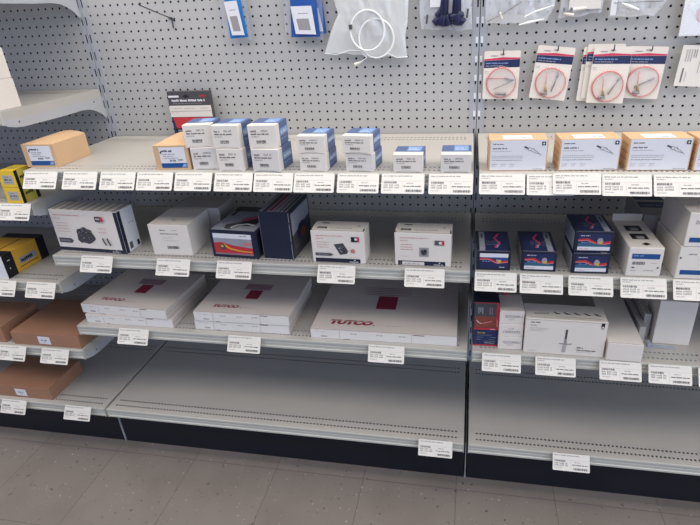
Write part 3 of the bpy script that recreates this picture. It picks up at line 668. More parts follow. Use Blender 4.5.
p.ribbon([(4.12, 3.15), (4.1, 2.0)], .2, 'dark'); p.ribbon([(4.1, 2.0), (4.1, 1.45)], .24, 'ink2'); p.rect(3.5, 1.35, 4.65, 1.42, 'ink'); p.ribbon([(4.08, 1.35), (4.02, .35)], .36, 'grey'); p.ribbon([(4.6, 1.45), (4.8, 1.45)], .05, 'ink')
p.words(5.3, .95, .6, .16, 'dark', 8, .8); p.words(5.3, .65, 1.9, .13, 'dark', 9, .8); p.words(5.3, .45, 1.5, .05, 'ink2', 10); p.words(.4, .3, .9, .05, 'ink2', 11); p.rect(.05, h - .1, w - .05, h - .07, 'ink2'); p.build('front_print', c.e)
p = c.face('T'); p.ribbon([(.9, 1.0), (2.4, 1.15)], .12, 'ink')
for k in range(5): p.ribbon([(2.9 + k, 1.5), (3.15 + k, 1.2), (3.5 + k, 1.1)], [.14, .25, .1], 'dark')
p.rect(3.0, .5, 7.4, .58, 'ink2'); p.rect(.4, .25, 7.6, .29, 'ink2'); p.build('lid_print', c.e)
c = Carton('plain_carton', 'long plain white carton running back beside the wide igniter carton', 'carton', 61.7, -16.05, Z3, 3.35, 9.2, 2.1, -1, body='white'); c.seam('ink')
Carton('slim_carton', 'low slim plain carton between the long white carton and the tall white carton', 'carton', 65.5, -12.9, Z3, .62, 7.5, 2.2, 0, body='grey', bev=.03).seam('ink')
Carton('slim_carton', 'taller slim plain carton touching the tall white carton', 'carton', 66.22, -11.6, Z3, .68, 7.5, 3.0, 0, body='grey', bev=.03).seam('ink')
Carton('plain_carton', 'tall blank white carton set back from the shelf edge above the last price tags', 'carton', 67.1, -12.5, Z3, 3.55, 3.5, 5.25, -2.5, body='white', bev=.06)
mb = MB(); mb.box(-1.35, 1.35, -.35, .3, .0, .03, 'acetate', .01); mb.box(-1.35, -1.1, -.3, .3, .03, .55, 'acetate', .01)
tag(mb.build('plastic_sleeve', None, (67.8, -13.15, Z3 + .02), (0, 0, -.05)), 'clear bluish plastic sleeve lying in front of the tall blank white carton', 'packaging')

# ------------------------------------------------------------------ left bay
for k in range(2):
    c = Carton('plain_carton', ('lower', 'upper')[k] + ' blank white carton of the stack on the left bay shelf near the top', 'carton', -4.95 - .1 * k, -15.6, ZL[1] + 3.0 * k, 4.1, 3.2, 2.97, -1, body='white')
    c.seam('grey')
for k in range(2):
    c = Carton('yellow_part_box', ('lower', 'upper')[k] + ' yellow and black box of the stacked pair at the left edge of the view', 'box', -3.38, -15.9, ZL[2] + 1.87 * k, 2.12, 2.45, 1.84, -1, 'stacked yellow part boxes', body='yellow', bev=.03); w, h, d = c.w, c.h, c.d
    p = c.face('F'); p.rect(.45, .35, w - .35, 1.35, 'grey'); p.words(.6, .75, 1.0, .2, 'dark', 3 + k, .8); p.words(.7, 1.12, .6, .09, 'ink', 5); p.words(.6, .5, .9, .08, 'ink', 6); p.build('front_label', c.e)
    p = c.face('R'); p.rect(.0, .0, .42, h, 'black'); p.rect(.42, .02, 2.0, h - .02, 'olive'); p.rect(2.0, .0, d, h, 'black'); p.text('KSP', .7, .8, .42, 'black', bold=.02, shear=.2) if False else p.words(.6, .85, 1.2, .36, 'black', 8, .8); p.build('side_print', c.e)
    p = c.face('T'); p.rect(0, 0, w, .1, 'gold'); p.rect(w - .12, 0, w, d, 'black'); p.rect(.5, .9, 1.4, 1.5, 'olive'); p.build('lid_print', c.e)
c = Carton('yellow_part_box', 'long yellow box with black ends lying on the left bay shelf', 'box', -12.6, -15.7, ZL[3], 5.12, 6.6, 3.05, 0, body='gold', bev=.04); w, h, d = c.w, c.h, c.d
p = c.face('F'); p.rect(0, 0, w, h, 'label'); p.rect(w - .9, 0, w, h, 'label'); p.words(3.0, 1.6, 1.2, .1, 'redink', 3); p.build('front_print', c.e)
p = c.face('R'); p.rect(0, 0, 1.5, h, 'black'); p.words(.55, 2.1, .5, .14, 'label', 3); p.words(.6, 1.0, .3, .26, 'label', 5); p.rect(5.3, 0, d, h, 'black'); p.rect(2.2, .9, 4.8, 1.75, 'skyg'); p.words(2.4, 1.1, 2.2, .42, 'black', 4, .85); p.rect(2.0, .55, 4.9, .65, 'black'); p.build('side_label', c.e)
p = c.face('T'); p.rect(0, 0, w, 1.45, 'black'); p.ribbon([(w - 1.9, 1.45), (w - 1.9, 5.2)], .16, 'black'); p.rect(0, 5.3, w, d, 'black'); p.build('lid_print', c.e)
def brown(x, y, z, w, d, h, label, lb, seed):
    c = Carton('brown_carton', label, 'carton', x, y, z, w, d, h, 0, 'flat brown corrugated cartons', body='brown'); c.seam('rust')
    if lb:
        p = c.face('F'); p.poly([(lb, .35), (lb + 1.75, .3), (lb + 1.75, 1.45), (lb, 1.5)], 'label'); p.words(lb + .35, .8, 1.1, .2, 'ink', seed); p.words(lb + .7, .55, .4, .1, 'dark', seed); p.build('front_label', c.e)
brown(-10.6, -15.75, ZL[4], 9.95, 8.2, 1.92, 'flat brown carton with white label touching the end of the left bay shelf', 3.9, 3)
brown(-20.5, -15.6, ZL[4], 8.5, 6.0, 2.4, 'brown carton cut off by the left edge beside the labelled flat brown one', 0, 4)
brown(-18.4, -15.45, ZB, 9.85, 6.2, 2.05, 'flat brown carton with white label on the bottom deck of the left bay', 4.2, 5)

# ------------------------------------------------------------------ price tags
def tagmesh(seed, two):
    W, H, r = 4.0, 1.9, .12; mb = MB(); pts = []
    for cx, cy_, a0 in ((W - r, r, -90), (W - r, H - r, 0), (r, H - r, 90), (r, r, 180)):
        for k in range(4): a = math.radians(a0 + 30 * k); pts.append((cx + r * math.cos(a), cy_ + r * math.sin(a)))
    n = len(pts); mb.mesh([(x - W / 2, -.035, y - H) for x, y in pts] + [(x - W / 2, 0, y - H) for x, y in pts],
        [tuple(range(n)), tuple(range(n, 2 * n))[::-1]] + [(i, n + i, n + (i + 1) % n, (i + 1) % n) for i in range(n)], 'tag')
    p = Print((-W / 2, -.035, -H), (1,0,0), (0,0,1), (0,-1,0), .008)
    p.words(.2, 1.62, 2.7, .11, 'ink', seed, .55)
    if two: p.words(.2, 1.44, .75, .075, 'ink', seed + 1, .55)
    p.rect(.1, 1.2, 3.9, 1.225, 'line'); p.rect(1.95, .2, 1.97, 1.15, 'line')
    p.barcode(.24, .97, 1.2, .19, 'ink', seed)
    for k in range(2): p.words(.24, .72 - .22 * k, 1.55, .17, 'ink', seed + 2 + k, .36)
    p.words(.24, .28, .8, .07, 'ink2', seed + 5); p.words(2.35, .96, .65, .08, 'ink', seed + 6, .5); p.words(2.1, .66, 1.7, .11, 'ink', seed + 7, .7); p.barcode(2.25, .18, 1.55, .22, 'ink', seed + 3)
    return mb, p
PRO = []
for k in range(4):
    mb, p = tagmesh(100 + 9 * k, k % 2 == 1)
    o = mb.build('price_tag'); q = p.build('tag_print', o)
    mb = MB(); mb.box(-1.7, 1.7, -.005, .1, -.32, -.02, 'acetate', .02); mb.box(-1.5, 1.5, .08, .62, -.1, -.04, 'acetate', .02); PRO.append((o, q, mb.build('holder_clip', o)))
used = set()
def price(x, z, label, kind=0, dz=0.0, y=-16.24, tilt=33, roll=0.0):
    o = PRO[kind][0]
    if kind in used:
        o2 = o.copy(); COL.objects.link(o2)
        for q in PRO[kind][1:]: q2 = q.copy(); q2.parent = o2; COL.objects.link(q2)
        o = o2
    used.add(kind)
    o.location = ((x + 2.0) * S, y * S, (z + dz) * S); o.rotation_euler = (math.radians(-tilt), math.radians(roll), 0)
    tag(o, 'white price tag ' + label, 'price tag', 'shelf price tags')
S1T = [(.6, 'on the top shelf edge under the leftmost tan box'), (5.35, 'on the top shelf edge, second from its left end'), (9.75, 'on the top shelf edge, third from its left end'), (13.95, 'on the top shelf edge, fourth from its left end'),
 (18.2, 'under the gap between the second tan box and leftmost white stack'), (22.5, 'under the second tall white stack'), (26.65, 'under the third tall white stack'), (30.75, 'under the fourth white stack of low boxes'),
 (35.05, 'under the rightmost stack of two low white boxes'), (39.3, 'under the left single low white box'), (43.7, 'under the single low white box nearest the middle upright')]
for i, (x, l) in enumerate(S1T): price(x, Z1 - .05, l, i % 2 * 2)
R1T = [(48.25, 'under the first tan box right of the middle upright', 0, 0), (52.4, 'partly covered by its neighbour, between the first two tan boxes', -.02, .0), (54.6, 'overlapping its left neighbour under the second tan box', .12, -.1), (58.7, 'under the gap between second and third white-labelled tan boxes', 0, 0), (62.85, 'under the third white-labelled tan box', 0, 0)]
for i, (x, l, dz, dy) in enumerate(R1T): price(x, Z1 + dz, l, 1 if i % 2 else 3, y=-16.24 + dy)
S2T = [(4.25, 'under the wide white carton with large valve picture'), (13.7, 'under the plain barcoded white carton'), (20.85, 'under the dark carton with red cable picture'), (32.15, 'under the white carton with tilted valve picture'), (41.25, 'under the white carton with small square valve picture')]
for i, (x, l) in enumerate(S2T): price(x, Z2 + .2, l, (0, 0, 0, 3, 2)[i])
R2T = [(48.2, 'under the first navy box right of the upright'), (52.5, 'under the second navy box right of the upright'), (57.0, 'under the stacked pair of navy boxes'), (61.65, 'under the long white carton with blue band'), (66.2, 'under the large white carton stack at the right edge')]
for i, (x, l) in enumerate(R2T): price(x, Z2 + .08, l, (1, 3, 0, 1, 3)[i])
S3T = [(6.2, 'under the left stack of TUTCO cartons'), (20.4, 'under the middle stack of TUTCO cartons'), (37.0, 'under the single large TUTCO carton')]
for i, (x, l) in enumerate(S3T): price(x, Z3 + .16, l, (0, 2, 2)[i])
R3T = [(49.3, 'under the stack of three small white boxes'), (54.75, 'under the wide igniter drawing carton'), (61.05, 'under the long plain carton, with box edge touching it'), (65.7, 'under the tall blank white carton'), (70.3, 'under the third shelf at the right edge of the view')]
for i, (x, l) in enumerate(R3T): price(x, Z3 + (.05 if i < 4 else .0), l, i % 3)
price(42.4, ZB + .3, 'alone on the middle bottom deck beside the upright', 2); price(57.75, ZB + .22, 'alone on the bottom deck of the right bay', 0)
price(-15.9, ZB + .22, 'under the brown carton on the left bottom deck', 2); price(-5.85, ZB + .22, 'on the left bottom deck edge, beside the deck joint', 0)
price(-6.0, ZL[4] + .1, 'under the labelled flat brown carton of the left bay', 2); price(-12.3, ZL[4] + .1, 'cut off at the left edge beside the flat brown carton', 0)
price(-4.45, ZL[3] + .1, 'on the left bay shelf edge right of the long yellow box', 2); price(-9.9, ZL[3] + .1, 'cut off at the left edge below the long yellow box', 0); price(-4.05, ZL[2] + .1, 'under the two stacked yellow boxes', 0)

# ------------------------------------------------------------------ hooks and hanging goods
def hook(x, z, ln, label, up=.55, rise=0.0, plate=True, r=.07):
    e = empty('peg_hook', label, 'hook', (x, 0, z), 0, 'wire peg hooks')
    mb = MB(); a = math.atan2(rise, ln)
    mb.tube([(0, .12, 0), (0, -ln * .5, rise * .5), (0, -ln + .12, rise - .02), (0, -ln, rise + .08), (0, -ln - .02, rise + up)], r, 'hook', 8); mb.build('wire_arm', e, smooth=True)
    if plate:
        mb = MB(); mb.tube([(0, -.06, .2), (0, -.06, -1.05)], r * 1.1, 'hook', 8); mb.build('stem', e)
        mb = MB(); mb.tube([(-.42, -.06, .04), (.42, -.06, .04)], r * 1.1, 'hook', 8); mb.build('cross_wire', e)
hook(11.75, 54.58, 6.2, 'empty grey wire hook on the left part of the pegboard', .1, 1.55)
def card(x, z, y, roll, label, seed, coil, w=3.8, h=4.95, first=True):
    """blister card; x = left edge, z = top edge before tilting about the hang hole"""
    e = empty('blister_card', label, 'blister card', (x + w / 2, y, z - .35), 0, 'thermocouple blister cards', rot=(0, math.radians(roll), 0))
    mb = MB(); pts = []
    for cx, cz, a0 in ((w / 2 - .15, -h + .5, -90), (w / 2 - .15, .2, 0), (-w / 2 + .15, .2, 90), (-w / 2 + .15, -h + .5, 180)):
        for k in range(4): a = math.radians(a0 + 30 * k); pts.append((cx + .15 * math.cos(a), cz + .15 * math.sin(a)))
    mb.extrude([(p[0], p[1]) for p in pts], -.03, .03, 'white', 'y'); mb.build('card', e)
    p = Print((-w / 2, -.03, -h + .35), (1,0,0), (0,0,1), (0,-1,0), .008)
    b0 = h - 1.75
    p.poly([(.02, h - .98), (w - .02, h - .86), (w - .02, h - .72), (w * .5, h - .66), (.02, h - .82)], 'pink'); p.poly([(.02, b0), (w - .02, b0 + .05), (w - .02, h - .88), (.02, h - 1.0)], 'navy2')
    p.words(.2, b0 + .42, w * .62, .13, 'lblue', seed, .8); p.words(.2, b0 + .16, w * .5, .11, 'skyg', seed + 1, .8); p.disc(w / 2, h - .36, .28, .09, 'grey'); p.disc(w / 2 - .9, h - .5, .4, .05, 'ink2')
    p.words(.12, b0 - .4, .45, .07, 'ink2', seed + 3); p.words(.12, b0 - .56, .45, .07, 'ink2', seed + 4); p.build('card_print', e)
    if not first: return
    cx, cz, R = 0.02, -h + .35 + 1.78, 1.58
    mb = MB()
    dome = []
    n, m_ = 28, 5
    vs = []
    for j in range(m_ + 1):
        t = j / m_; rr = (R + .22) * math.cos(t * 1.25) if j < m_ else 0.001; yy = -.04 - .42 * math.sin(t * 1.25) / math.sin(1.25)
        vs += [(cx + rr * math.cos(2 * math.pi * i / n), yy, cz + rr * math.sin(2 * math.pi * i / n)) for i in range(n)]
    mb.mesh(vs, [(j * n + i, j * n + (i + 1) % n, (j + 1) * n + (i + 1) % n, (j + 1) * n + i) for j in range(m_) for i in range(n)], 'blister'); mb.build('blister_dome', e, smooth=True)
    mb = MB()
    pts = [(cx + R * (1 + .015 * math.sin(3 * a + seed)) * math.cos(a), -.15 - .03 * math.sin(a), cz + R * (1 + .02 * math.cos(2 * a + seed)) * math.sin(a)) for a in [2 * math.pi * k / 40 for k in range(40)]]
    mb.tube(pts, .055, 'salmon', 8, True); mb.tube([(q[0] * .96 + cx * .04, q[1] - .1, (q[2] - cz) * .95 + cz) for q in pts[6:30]], .035, 'salmon', 6); mb.build('coiled_lead', e, smooth=True)
    A, B = coil
    mb = MB()
    if A == 'flat':
        mb.tube([(cx - R, -.2, cz + .5), (cx + .3, -.2, cz + .48)], .05, 'salmon', 6); mb.tube([(cx + .3, -.2, cz + .48), (cx + .7, -.2, cz + .42), (cx + 1.35, -.2, cz + .25)], [.07, .12, .07], 'steelrod', 8); mb.tube([(cx - .8, -.2, cz - .7), (cx + 1.2, -.2, cz + .2)], .04, 'steelrod', 6); mb.tube([(cx - .6, -.2, cz - 1.15), (cx + .6, -.2, cz - 1.2)], [.1, .16], 'steelrod', 10)
    else:
        a = math.radians(A); d = Vector((math.sin(a), 0, math.cos(a))); o = Vector((cx + B, -.2, cz - .3))
        mb.tube([(o - d * .6)[:], (o + d * 1.4)[:]], .07, 'steelrod', 8); mb.tube([(o + d * .9)[:], (o + d * 1.5)[:]], .1, 'steelrod', 8)
        mb.tube([(cx - .55, -.2, cz + 1.0), (cx - .45, -.2, cz - .2)], .04, 'salmon', 6); mb.tube([(cx - .45, -.2, cz - .2), (cx - .3, -.2, cz - .95)], [.06, .15], 'brass', 8); mb.tube([(cx - .8, -.2, cz - 1.2), (cx - .1, -.2, cz - 1.1)], [.13, .16], 'steelrod', 10)
    mb.build('probe', e, smooth=True)
card(48.6, 49.75, -1.0, .6, 'blister card with salmon coil nearest the middle upright', 3, ('flat', 0), 3.85, 5.1)
hook(50.6, 49.42, 1.5, 'wire hook holding the blister card nearest the middle upright', .6, 0, False)
card(54.2, 50.0, -1.0, 6.5, 'tilted blister card with salmon coil, second from the middle upright', 7, (12, .4), 3.85, 5.5)
hook(56.2, 49.65, 1.6, 'wire hook holding the tilted blister card', .6, 0, False)
card(59.0, 49.75, -.55, 2.5, 'rearmost blister card of the stack on the third hook, only its left edge showing', 11, (10, 0), 3.75, 5.6, False)
card(59.35, 50.05, -.7, 1.5, 'middle blister card of the stack on the third hook, mostly covered', 13, (10, 0), 3.75, 5.6, False)
card(59.95, 49.8, -1.05, 2.4, 'front blister card of the stack on the third hook with salmon coil', 17, (28, .45), 3.8, 5.8)
hook(61.75, 49.45, 1.7, 'wire hook holding the stack of blister cards', .6, 0, False)
card(63.5, 49.65, -.6, 3.0, 'blister card with salmon coil tucked behind the third hook stack, on its right', 19, (62, -.2), 3.85, 5.3)
hook(65.6, 49.3, 1.2, 'wire hook at the rightmost blister card', .45, 0, False)

# white hanging tag on the right
e = empty('hang_tag', 'white rectangular tag printed sideways, hanging at the right edge of the pegboard', 'tag', (70.1, -1.0, 49.4), 0, rot=(0, math.radians(3.5), 0))
mb = MB(); mb.box(-1.55, 1.55, -.05, .05, -3.85, .2, 'warm', .04); mb.build('tag_card', e)
p = Print((-1.55, -.05, -3.85), (1,0,0), (0,0,1), (0,-1,0), .012)
for k in range(3): p.multi([(.45 + .24 * k, 2.5 + .11 * j, .58 + .24 * k, 2.56 + .11 * j) for j in range(11)], 'ink2')
for k in range(2): p.multi([(1.2 + .2 * k, 2.9 + .1 * j, 1.3 + .2 * k, 2.96 + .1 * j) for j in range(8)], 'ink')
p.multi([(.45, .4 + .08 * j, .62, .45 + .08 * j) for j in range(18)], 'dark'); p.multi([(.85, .5 + .1 * j, .93, .55 + .1 * j) for j in range(10)], 'ink2'); p.multi([(1.9, 1.4 + .1 * j, 2.0, 1.45 + .1 * j) for j in range(14)], 'ink2'); p.build('tag_print', e)
hook(70.2, 49.75, 1.3, 'wire hook holding the white tag printed sideways', .3, 0, False)
# card with red patch, upper right corner
e = empty('hanging_card', 'white card with red patch in a clear bag at the upper right corner', 'card', (70.2, -1.2, 54), 0)
mb = MB(); mb.box(-2.35, 2.6, -.04, .04, -3.45, 4, 'label', .02); mb.build('card', e)
p = Print((-2.35, -.04, -3.45), (1,0,0), (0,0,1), (0,-1,0), .01); p.blob(2.1, 2.0, .95, .85, 'red', 5, 18, .12); p.blob(2.1, 2.9, .7, .6, 'redink', 6); p.build('card_print', e)
mb = MB(); mb.poly([(-2.3, -.12, -3.3), (2.6, -.12, -3.4), (2.6, -.16, 3.6), (-1.2, -.16, 3.6)], 'clear'); mb.poly([(-2.0, -.17, -.6), (0.3, -.17, -3.3), (2.6, -.17, -3.3), (2.6, -.17, 1.2)], 'clear'); mb.build('clear_sleeve', e)

# bags
def bag(name, label, cat, left, right, y, th, m, seed, nu=44, nv=44, amp=.12, group=None):
    """left / right: lists of (x, z) from bottom to top; two wrinkled sheets sealed at the edges"""
    z0 = min(left[0][1], right[0][1]); e = empty(name, label, cat, ((left[0][0] + right[0][0]) / 2, y, z0), 0, group); ox = (left[0][0] + right[0][0]) / 2
    def along(L, t):
        t *= len(L) - 1; i = min(int(t), len(L) - 2); f = t - i; return Vector(L[i]) * (1 - f) + Vector(L[i + 1]) * f
    mb = MB()
    for side in (-1, 1):
        vs = []
        for j in range(nv + 1):
            a, b = along(left, j / nv), along(right, j / nv)
            for i in range(nu + 1):
                q = a.lerp(b, i / nu); puff = math.sin(math.pi * i / nu) ** .6 * min(1, 4 * (j + .2) / nv)
                n = noise.noise(Vector((q.x * .55 + seed, q.y * .16, side * 3.1))) * amp * 2.6 + noise.noise(Vector((q.x * 1.5 + seed + q.y * .3, q.y * .5, side))) * amp * 1.6 + noise.noise(Vector((q.x * 2.6 + seed, q.y * 1.4, side * 2))) * amp * .5
                yy = side * th * puff / 2 + n * puff
                zz = q.y - z0 + (noise.noise(Vector((q.x * .8, seed, 2))) * .25 if j == 0 else 0)
                vs.append((q.x - ox, min(yy, -y - .06), zz))
        mb.mesh(vs, [(j * (nu + 1) + i, j * (nu + 1) + i + 1, (j + 1) * (nu + 1) + i + 1, (j + 1) * (nu + 1) + i) for j in range(nv) for i in range(nu)], m)
    mb.build('bag_film', e, smooth=True); e['ox'] = ox; del e['ox']
    return e, ox, z0
def arcpts(cx, cz, rx, rz, y, n=48, dy=.0): return [(cx + rx * math.cos(2 * math.pi * k / n), y + dy * math.sin(2 * math.pi * k / n), cz + rz * math.sin(2 * math.pi * k / n)) for k in range(n)]
e, ox, z0 = bag('tubing_bag', 'milky plastic bag with coiled white tubing hanging at the top centre', 'bag', [(30.6, 50.2), (31.6, 52.6), (32.5, 54.2), (32.1, 55.6), (32.0, 62)], [(40.1, 49.4), (39.9, 51.5), (40.2, 53), (40.4, 56), (40.6, 62)], -1.1, .7, 'milky', 3, amp=.14)
mb = MB(); mb.tube([(x - ox, -.12, z - z0) for x, z in ((30.6, 50.15), (32, 50.0), (33.6, 50.4), (35, 50.3))], .05, 'tube', 6); mb.build('bag_seam', e, smooth=True); mb = MB(); mb.tube([(x - ox, -.2, z - z0) for x, z in ((38.0, 49.9), (38.9, 49.45), (40.2, 49.5))], .06, 'tube', 6); mb.build('bag_seam', e, smooth=True)
for (cx, cz, rx, rz, yy) in ((35.85, 52.4, 1.9, 2.05, -.75), (36.75, 51.55, 1.95, 2.0, -.55)):
    mb = MB(); mb.tube(arcpts(cx - ox, cz - z0, rx, rz, yy, 48, .1), .11, 'tube', 10, True); mb.build('tubing_coil', e, smooth=True)
mb = MB(); mb.tube([(33.95 - ox, -.8, 53.1 - z0), (34.0 - ox, -.8, 52.6 - z0)], .2, 'dark', 10); mb.build('collar', e)
mb = MB(); mb.tube([(35.3 - ox, -.8, 50.3 - z0), (35.9 - ox, -.8, 50.3 - z0)], [.16, .1], 'cream', 10); mb.build('end_fitting', e)
mb = MB(); mb.tube([(34.2 - ox, -.7, 48.9 - z0 - .0), (34.9 - ox, -.7, 49.15 - z0)], [.2, .1], 'cream', 10); mb.tube([(34.9 - ox, -.7, 49.15 - z0), (35.6 - ox, -.7, 49.6 - z0), (34.9 - ox, -.65, 50.4 - z0)], .06, 'tube', 8); mb.build('loose_fitting', e)
e, ox, z0 = bag('plug_bag', 'clear plastic bag with navy black rubber plugs beside the middle upright', 'bag', [(41.7, 52.3), (41.5, 54), (41.6, 56), (41.7, 62)], [(47.2, 51.9), (47.1, 54), (47.0, 56), (47.0, 62)], -1.0, .8, 'clear', 9, amp=.1)
rr = random.Random(4)
for k, (x, z, tx, tz, rad, ln) in enumerate([(43.1, 52.75, .7, .6, .42, 1.4), (43.9, 52.5, .2, 1, .46, 1.5), (44.7, 52.5, -.3, 1, .46, 1.5), (45.5, 52.5, .2, 1, .46, 1.5), (46.3, 52.7, -.7, .7, .42, 1.4), (44.1, 53.6, .1, 1, .5, 2.9), (45.5, 53.6, .02, 1, .5, 3.1), (44.8, 53.3, 1, .2, .42, 1.5), (43.4, 53.4, .6, .7, .4, 1.3)]):
    d = Vector((tx, 0, tz)).normalized(); a = Vector((x - ox, -.35 - .12 * (k % 2), z - z0)); b = a + d * ln
    mb = MB(); mb.tube([a[:], (a + d * .1)[:], (b - d * .3)[:], b[:]], [rad * .7, rad, rad * .8, rad * .5], 'blackplug', 12); mb.build('rubber_plug', e, smooth=True)
mb = MB(); mb.box(42.7 - ox, 44.2 - ox, -.62, -.6, 54.4 - z0, 57 - z0, 'label'); mb.build('paper_insert', e)
for x, z in ((42.3, 53.2), (46.6, 53.6)):
    mb = MB(); mb.tube([(x - ox, -.4, z - z0 - .4), (x + .1 - ox, -.4, z - z0 + .5)], .1, 'dark', 8); mb.build('pin', e)

def bluepack(label, x, y, z, wt, wb, h, hd, roll, mfilm, seed, bub):
    e = empty('blue_pouch', label, 'pouch', (x, y, z), 0, 'blue parts pouches', rot=(0, math.radians(roll), 0))
    mb = MB(); n = 8; vs = []
    for side in (-1, 1):
        for j in range(n + 1):
            t = j / n; w = wb + (wt - wb) * t
            for i in range(n + 1): vs.append(((i / n - .5) * w, side * (.03 + .28 * math.sin(math.pi * i / n) * (1 - t * .7) * min(1, t * 3 + .3)), t * h))
    m = (n + 1) ** 2; fs = [(s_ * m + j * (n + 1) + i, s_ * m + j * (n + 1) + i + 1, s_ * m + (j + 1) * (n + 1) + i + 1, s_ * m + (j + 1) * (n + 1) + i) for s_ in (0, 1) for j in range(n) for i in range(n)]
    mb.mesh(vs, fs, mfilm); mb.build('pouch_film', e, smooth=True)
    p = Print((0, -.33, 0), (1,0,0), (0,-.02,1), (0,-1,0), .01); L = wb * .5
    p.poly([(-L * .62, .35), (L * .78, .25), (L * .6, hd), (-L * .82, hd)], 'label'); p.poly([(-L * .38, .75), (L * .45, .7), (L * .34, hd * .6), (-L * .5, hd * .6)], 'ink2'); p.words(-L * .35, hd * .75, L * .7, .1, 'ink', seed)
    p.build('paper_label', e, 'white paper label')
    if bub:
        mb = MB(); q = [(-wb / 2 - .75, .1, .4), (wb / 2 + .35, .1, -.35), (wb / 2 + .5, .05, h), (-wb / 2 - .4, .05, h)]
        mb.mesh([(a, .1, c_) for a, b, c_ in q] + [(a, .16, c_) for a, b, c_ in q], [(0,1,2,3), (7,6,5,4), (0,4,5,1), (1,5,6,2), (2,6,7,3), (3,7,4,0)], 'sheer'); mb.build('clear_bag', e)
bluepack('narrow blue pouch with white label hanging alone on the left of the pegboard', 20.4, -1.0, 52.2, 1.6, 2.2, 8, 3.9, -2.5, 'bag_cyan', 3, True)
bluepack('wider dark blue pouch with white label beside the milky tubing bag', 28.55, -1.2, 52.0, 2.5, 3.4, 8, 3.2, 1, 'bag_blue', 5, True)
bluepack('dark blue pouch behind the wider one, only its right edge showing', 29.6, -.55, 52.2, 2.2, 2.5, 8, 2.7, -3, 'bag_blue', 7, False)

BG = 'clear bags of small fittings'
e, ox, z0 = bag('fitting_bag', 'clear bag with thin grey rod hanging right beside the middle upright', 'bag', [(48.6, 52.5), (48.5, 54), (48.5, 62)], [(54.8, 52.5), (55.5, 54), (55.6, 62)], -1.1, .6, 'clear', 21, amp=.12, group=BG)
mb = MB(); mb.tube([(48.75 - ox, -.5, 52.8 - z0), (50.4 - ox, -.5, 53.5 - z0), (52.1 - ox, -.5, 54.5 - z0)], .07, 'steelrod', 8); mb.build('thin_rod', e)
mb = MB(); mb.tube([(50.0 - ox, -.5, 53.6 - z0), (50.25 - ox, -.5, 52.95 - z0)], .1, 'cream', 8); mb.build('clip', e)
mb = MB(); mb.tube([(52.5 - ox, -.55, 53.05 - z0), (53.6 - ox, -.55, 53.5 - z0), (55.4 - ox, -.5, 54.0 - z0)], [.08, .12, .06], 'tube', 8); mb.build('white_sleeve', e)
mb = MB(); mb.tube([(52.0 - ox, -.5, 52.3 - z0), (53.0 - ox, -.52, 52.5 - z0), (54.5 - ox, -.5, 52.75 - z0)], [.06, .15, .06], 'tube', 8); mb.build('white_sleeve', e)
e, ox, z0 = bag('fitting_bag', 'clear bag with cream fittings hanging in the middle of the right bay top', 'bag', [(56.0, 52.7), (56.1, 54), (56.2, 62)], [(60.2, 53.1), (60.3, 54.5), (60.4, 62)], -.9, .5, 'clear', 33, amp=.1, group=BG)
mb = MB(); mb.tube([(56.4 - ox, -.4, 53.2 - z0), (57.4 - ox, -.4, 53.0 - z0)], [.1, .2], 'cream', 10); mb.build('cream_fitting', e)
mb = MB(); mb.tube([(57.3 - ox, -.4, 53.5 - z0), (58.6 - ox, -.4, 53.6 - z0)], [.2, .12], 'cream', 10); mb.build('cream_fitting', e)
for x in (56.5, 57.2):
    mb = MB(); mb.tube([(x - ox, -.45, 53.35 - z0), (x - ox, -.45, 53.7 - z0)], .14, 'steelrod', 10); mb.build('small_nut', e)
mb = MB(); mb.box(56.9 - ox, 60.0 - ox, -.36, -.34, 53.5 - z0, 58 - z0, 'warm'); mb.build('paper_insert', e)
e, ox, z0 = bag('fitting_bag', 'clear bag with shiny white strips hanging left of the red patch card', 'bag', [(60.9, 52.6), (61.0, 54), (61.0, 62)], [(65.3, 52.6), (66.3, 54), (66.6, 62)], -1.0, .5, 'clear', 45, amp=.12, group=BG)
mb = MB(); mb.tube([(61.9 - ox, -.5, 53.9 - z0), (62.8 - ox, -.5, 53.5 - z0), (63.6 - ox, -.5, 53.2 - z0)], [.08, .2, .1], 'tube', 8); mb.build('white_sleeve', e)
mb = MB(); mb.box(60.95 - ox, 61.5 - ox, -.42, -.38, 52.8 - z0, 54.4 - z0, 'label', .015); mb.build('white_strip', e)
mb = MB(); mb.tube([(64.2 - ox, -.5, 54.2 - z0), (65.9 - ox, -.5, 54.25 - z0)], [.1, .14], 'tube', 8); mb.build('white_sleeve', e)
mb = MB(); mb.tube([(61.2 - ox, -.45, 53.95 - z0), (65.8 - ox, -.45, 53.9 - z0)], .03, 'hook', 6); mb.build('wire_pin', e)
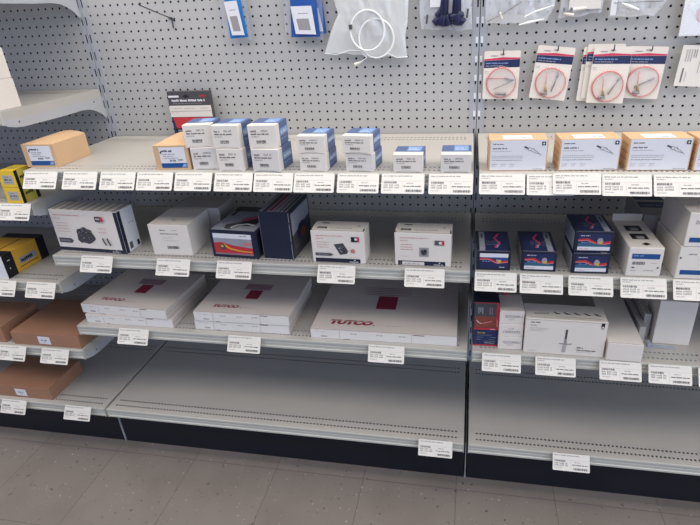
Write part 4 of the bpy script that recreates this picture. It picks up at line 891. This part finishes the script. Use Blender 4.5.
# ------------------------------------------------------------------ light
def area(name, loc, rot, sx, sy, power, col):
    l = bpy.data.lights.new(name, 'AREA'); l.shape = 'RECTANGLE'; l.size = sx * S; l.size_y = sy * S; l.energy = power; l.color = col
    o = bpy.data.objects.new(name, l); COL.objects.link(o); o.location = [c * S for c in loc]; o.rotation_euler = rot
    return o
area('ceiling_fluorescent_lamp', (130, -72, 114), (0, 0, 0), 600, 40, 165, (1.0, 0.93, 0.83))
area('ceiling_fluorescent_lamp', (130, -20, 116), (0, 0, 0), 600, 24, 172, (1.0, 0.92, 0.78))
area('store_front_window', (200, -190, 66), (math.radians(90), 0, math.radians(46)), 200, 90, 90, (0.66, 0.80, 1.0))
w = bpy.data.worlds.new('store_ambient'); bpy.context.scene.world = w; w.use_nodes = True
w.node_tree.nodes['Background'].inputs[0].default_value = (0.66, 0.80, 1.30, 1); w.node_tree.nodes['Background'].inputs[1].default_value = 0.42
# ------------------------------------------------------------------ camera
yaw, pitch, roll = -0.19549392, 0.43594548, -0.05208126
cy, sy, cp, sp, cr, sr = math.cos(yaw), math.sin(yaw), math.cos(pitch), math.sin(pitch), math.cos(roll), math.sin(roll)
fw = Vector((sy * cp, cy * cp, -sp)); r0 = Vector((cy, -sy, 0)); u0 = r0.cross(fw)
Rv = r0 * cr + u0 * sr; Uv = -r0 * sr + u0 * cr
cd = bpy.data.cameras.new('camera'); cam = bpy.data.objects.new('camera', cd); COL.objects.link(cam)
mw = Matrix((Rv, Uv, -fw)).transposed().to_4x4(); mw.translation = Vector((47.2675, -61.8241, 54.7107)) * S
cam.matrix_world = mw
cd.sensor_fit = 'HORIZONTAL'; cd.sensor_width = 36; cd.lens = 511.534 / 700 * 36
cd.shift_x = -24.619 / 700; cd.shift_y = -16.8 / 700; cd.clip_start = 0.01; cd.clip_end = 50
sc = bpy.context.scene; sc.camera = cam
sc.view_settings.view_transform = 'Standard'; sc.view_settings.look = 'None'; sc.view_settings.exposure = 0.0; sc.view_settings.gamma = 1
sc.view_settings.use_curve_mapping = False
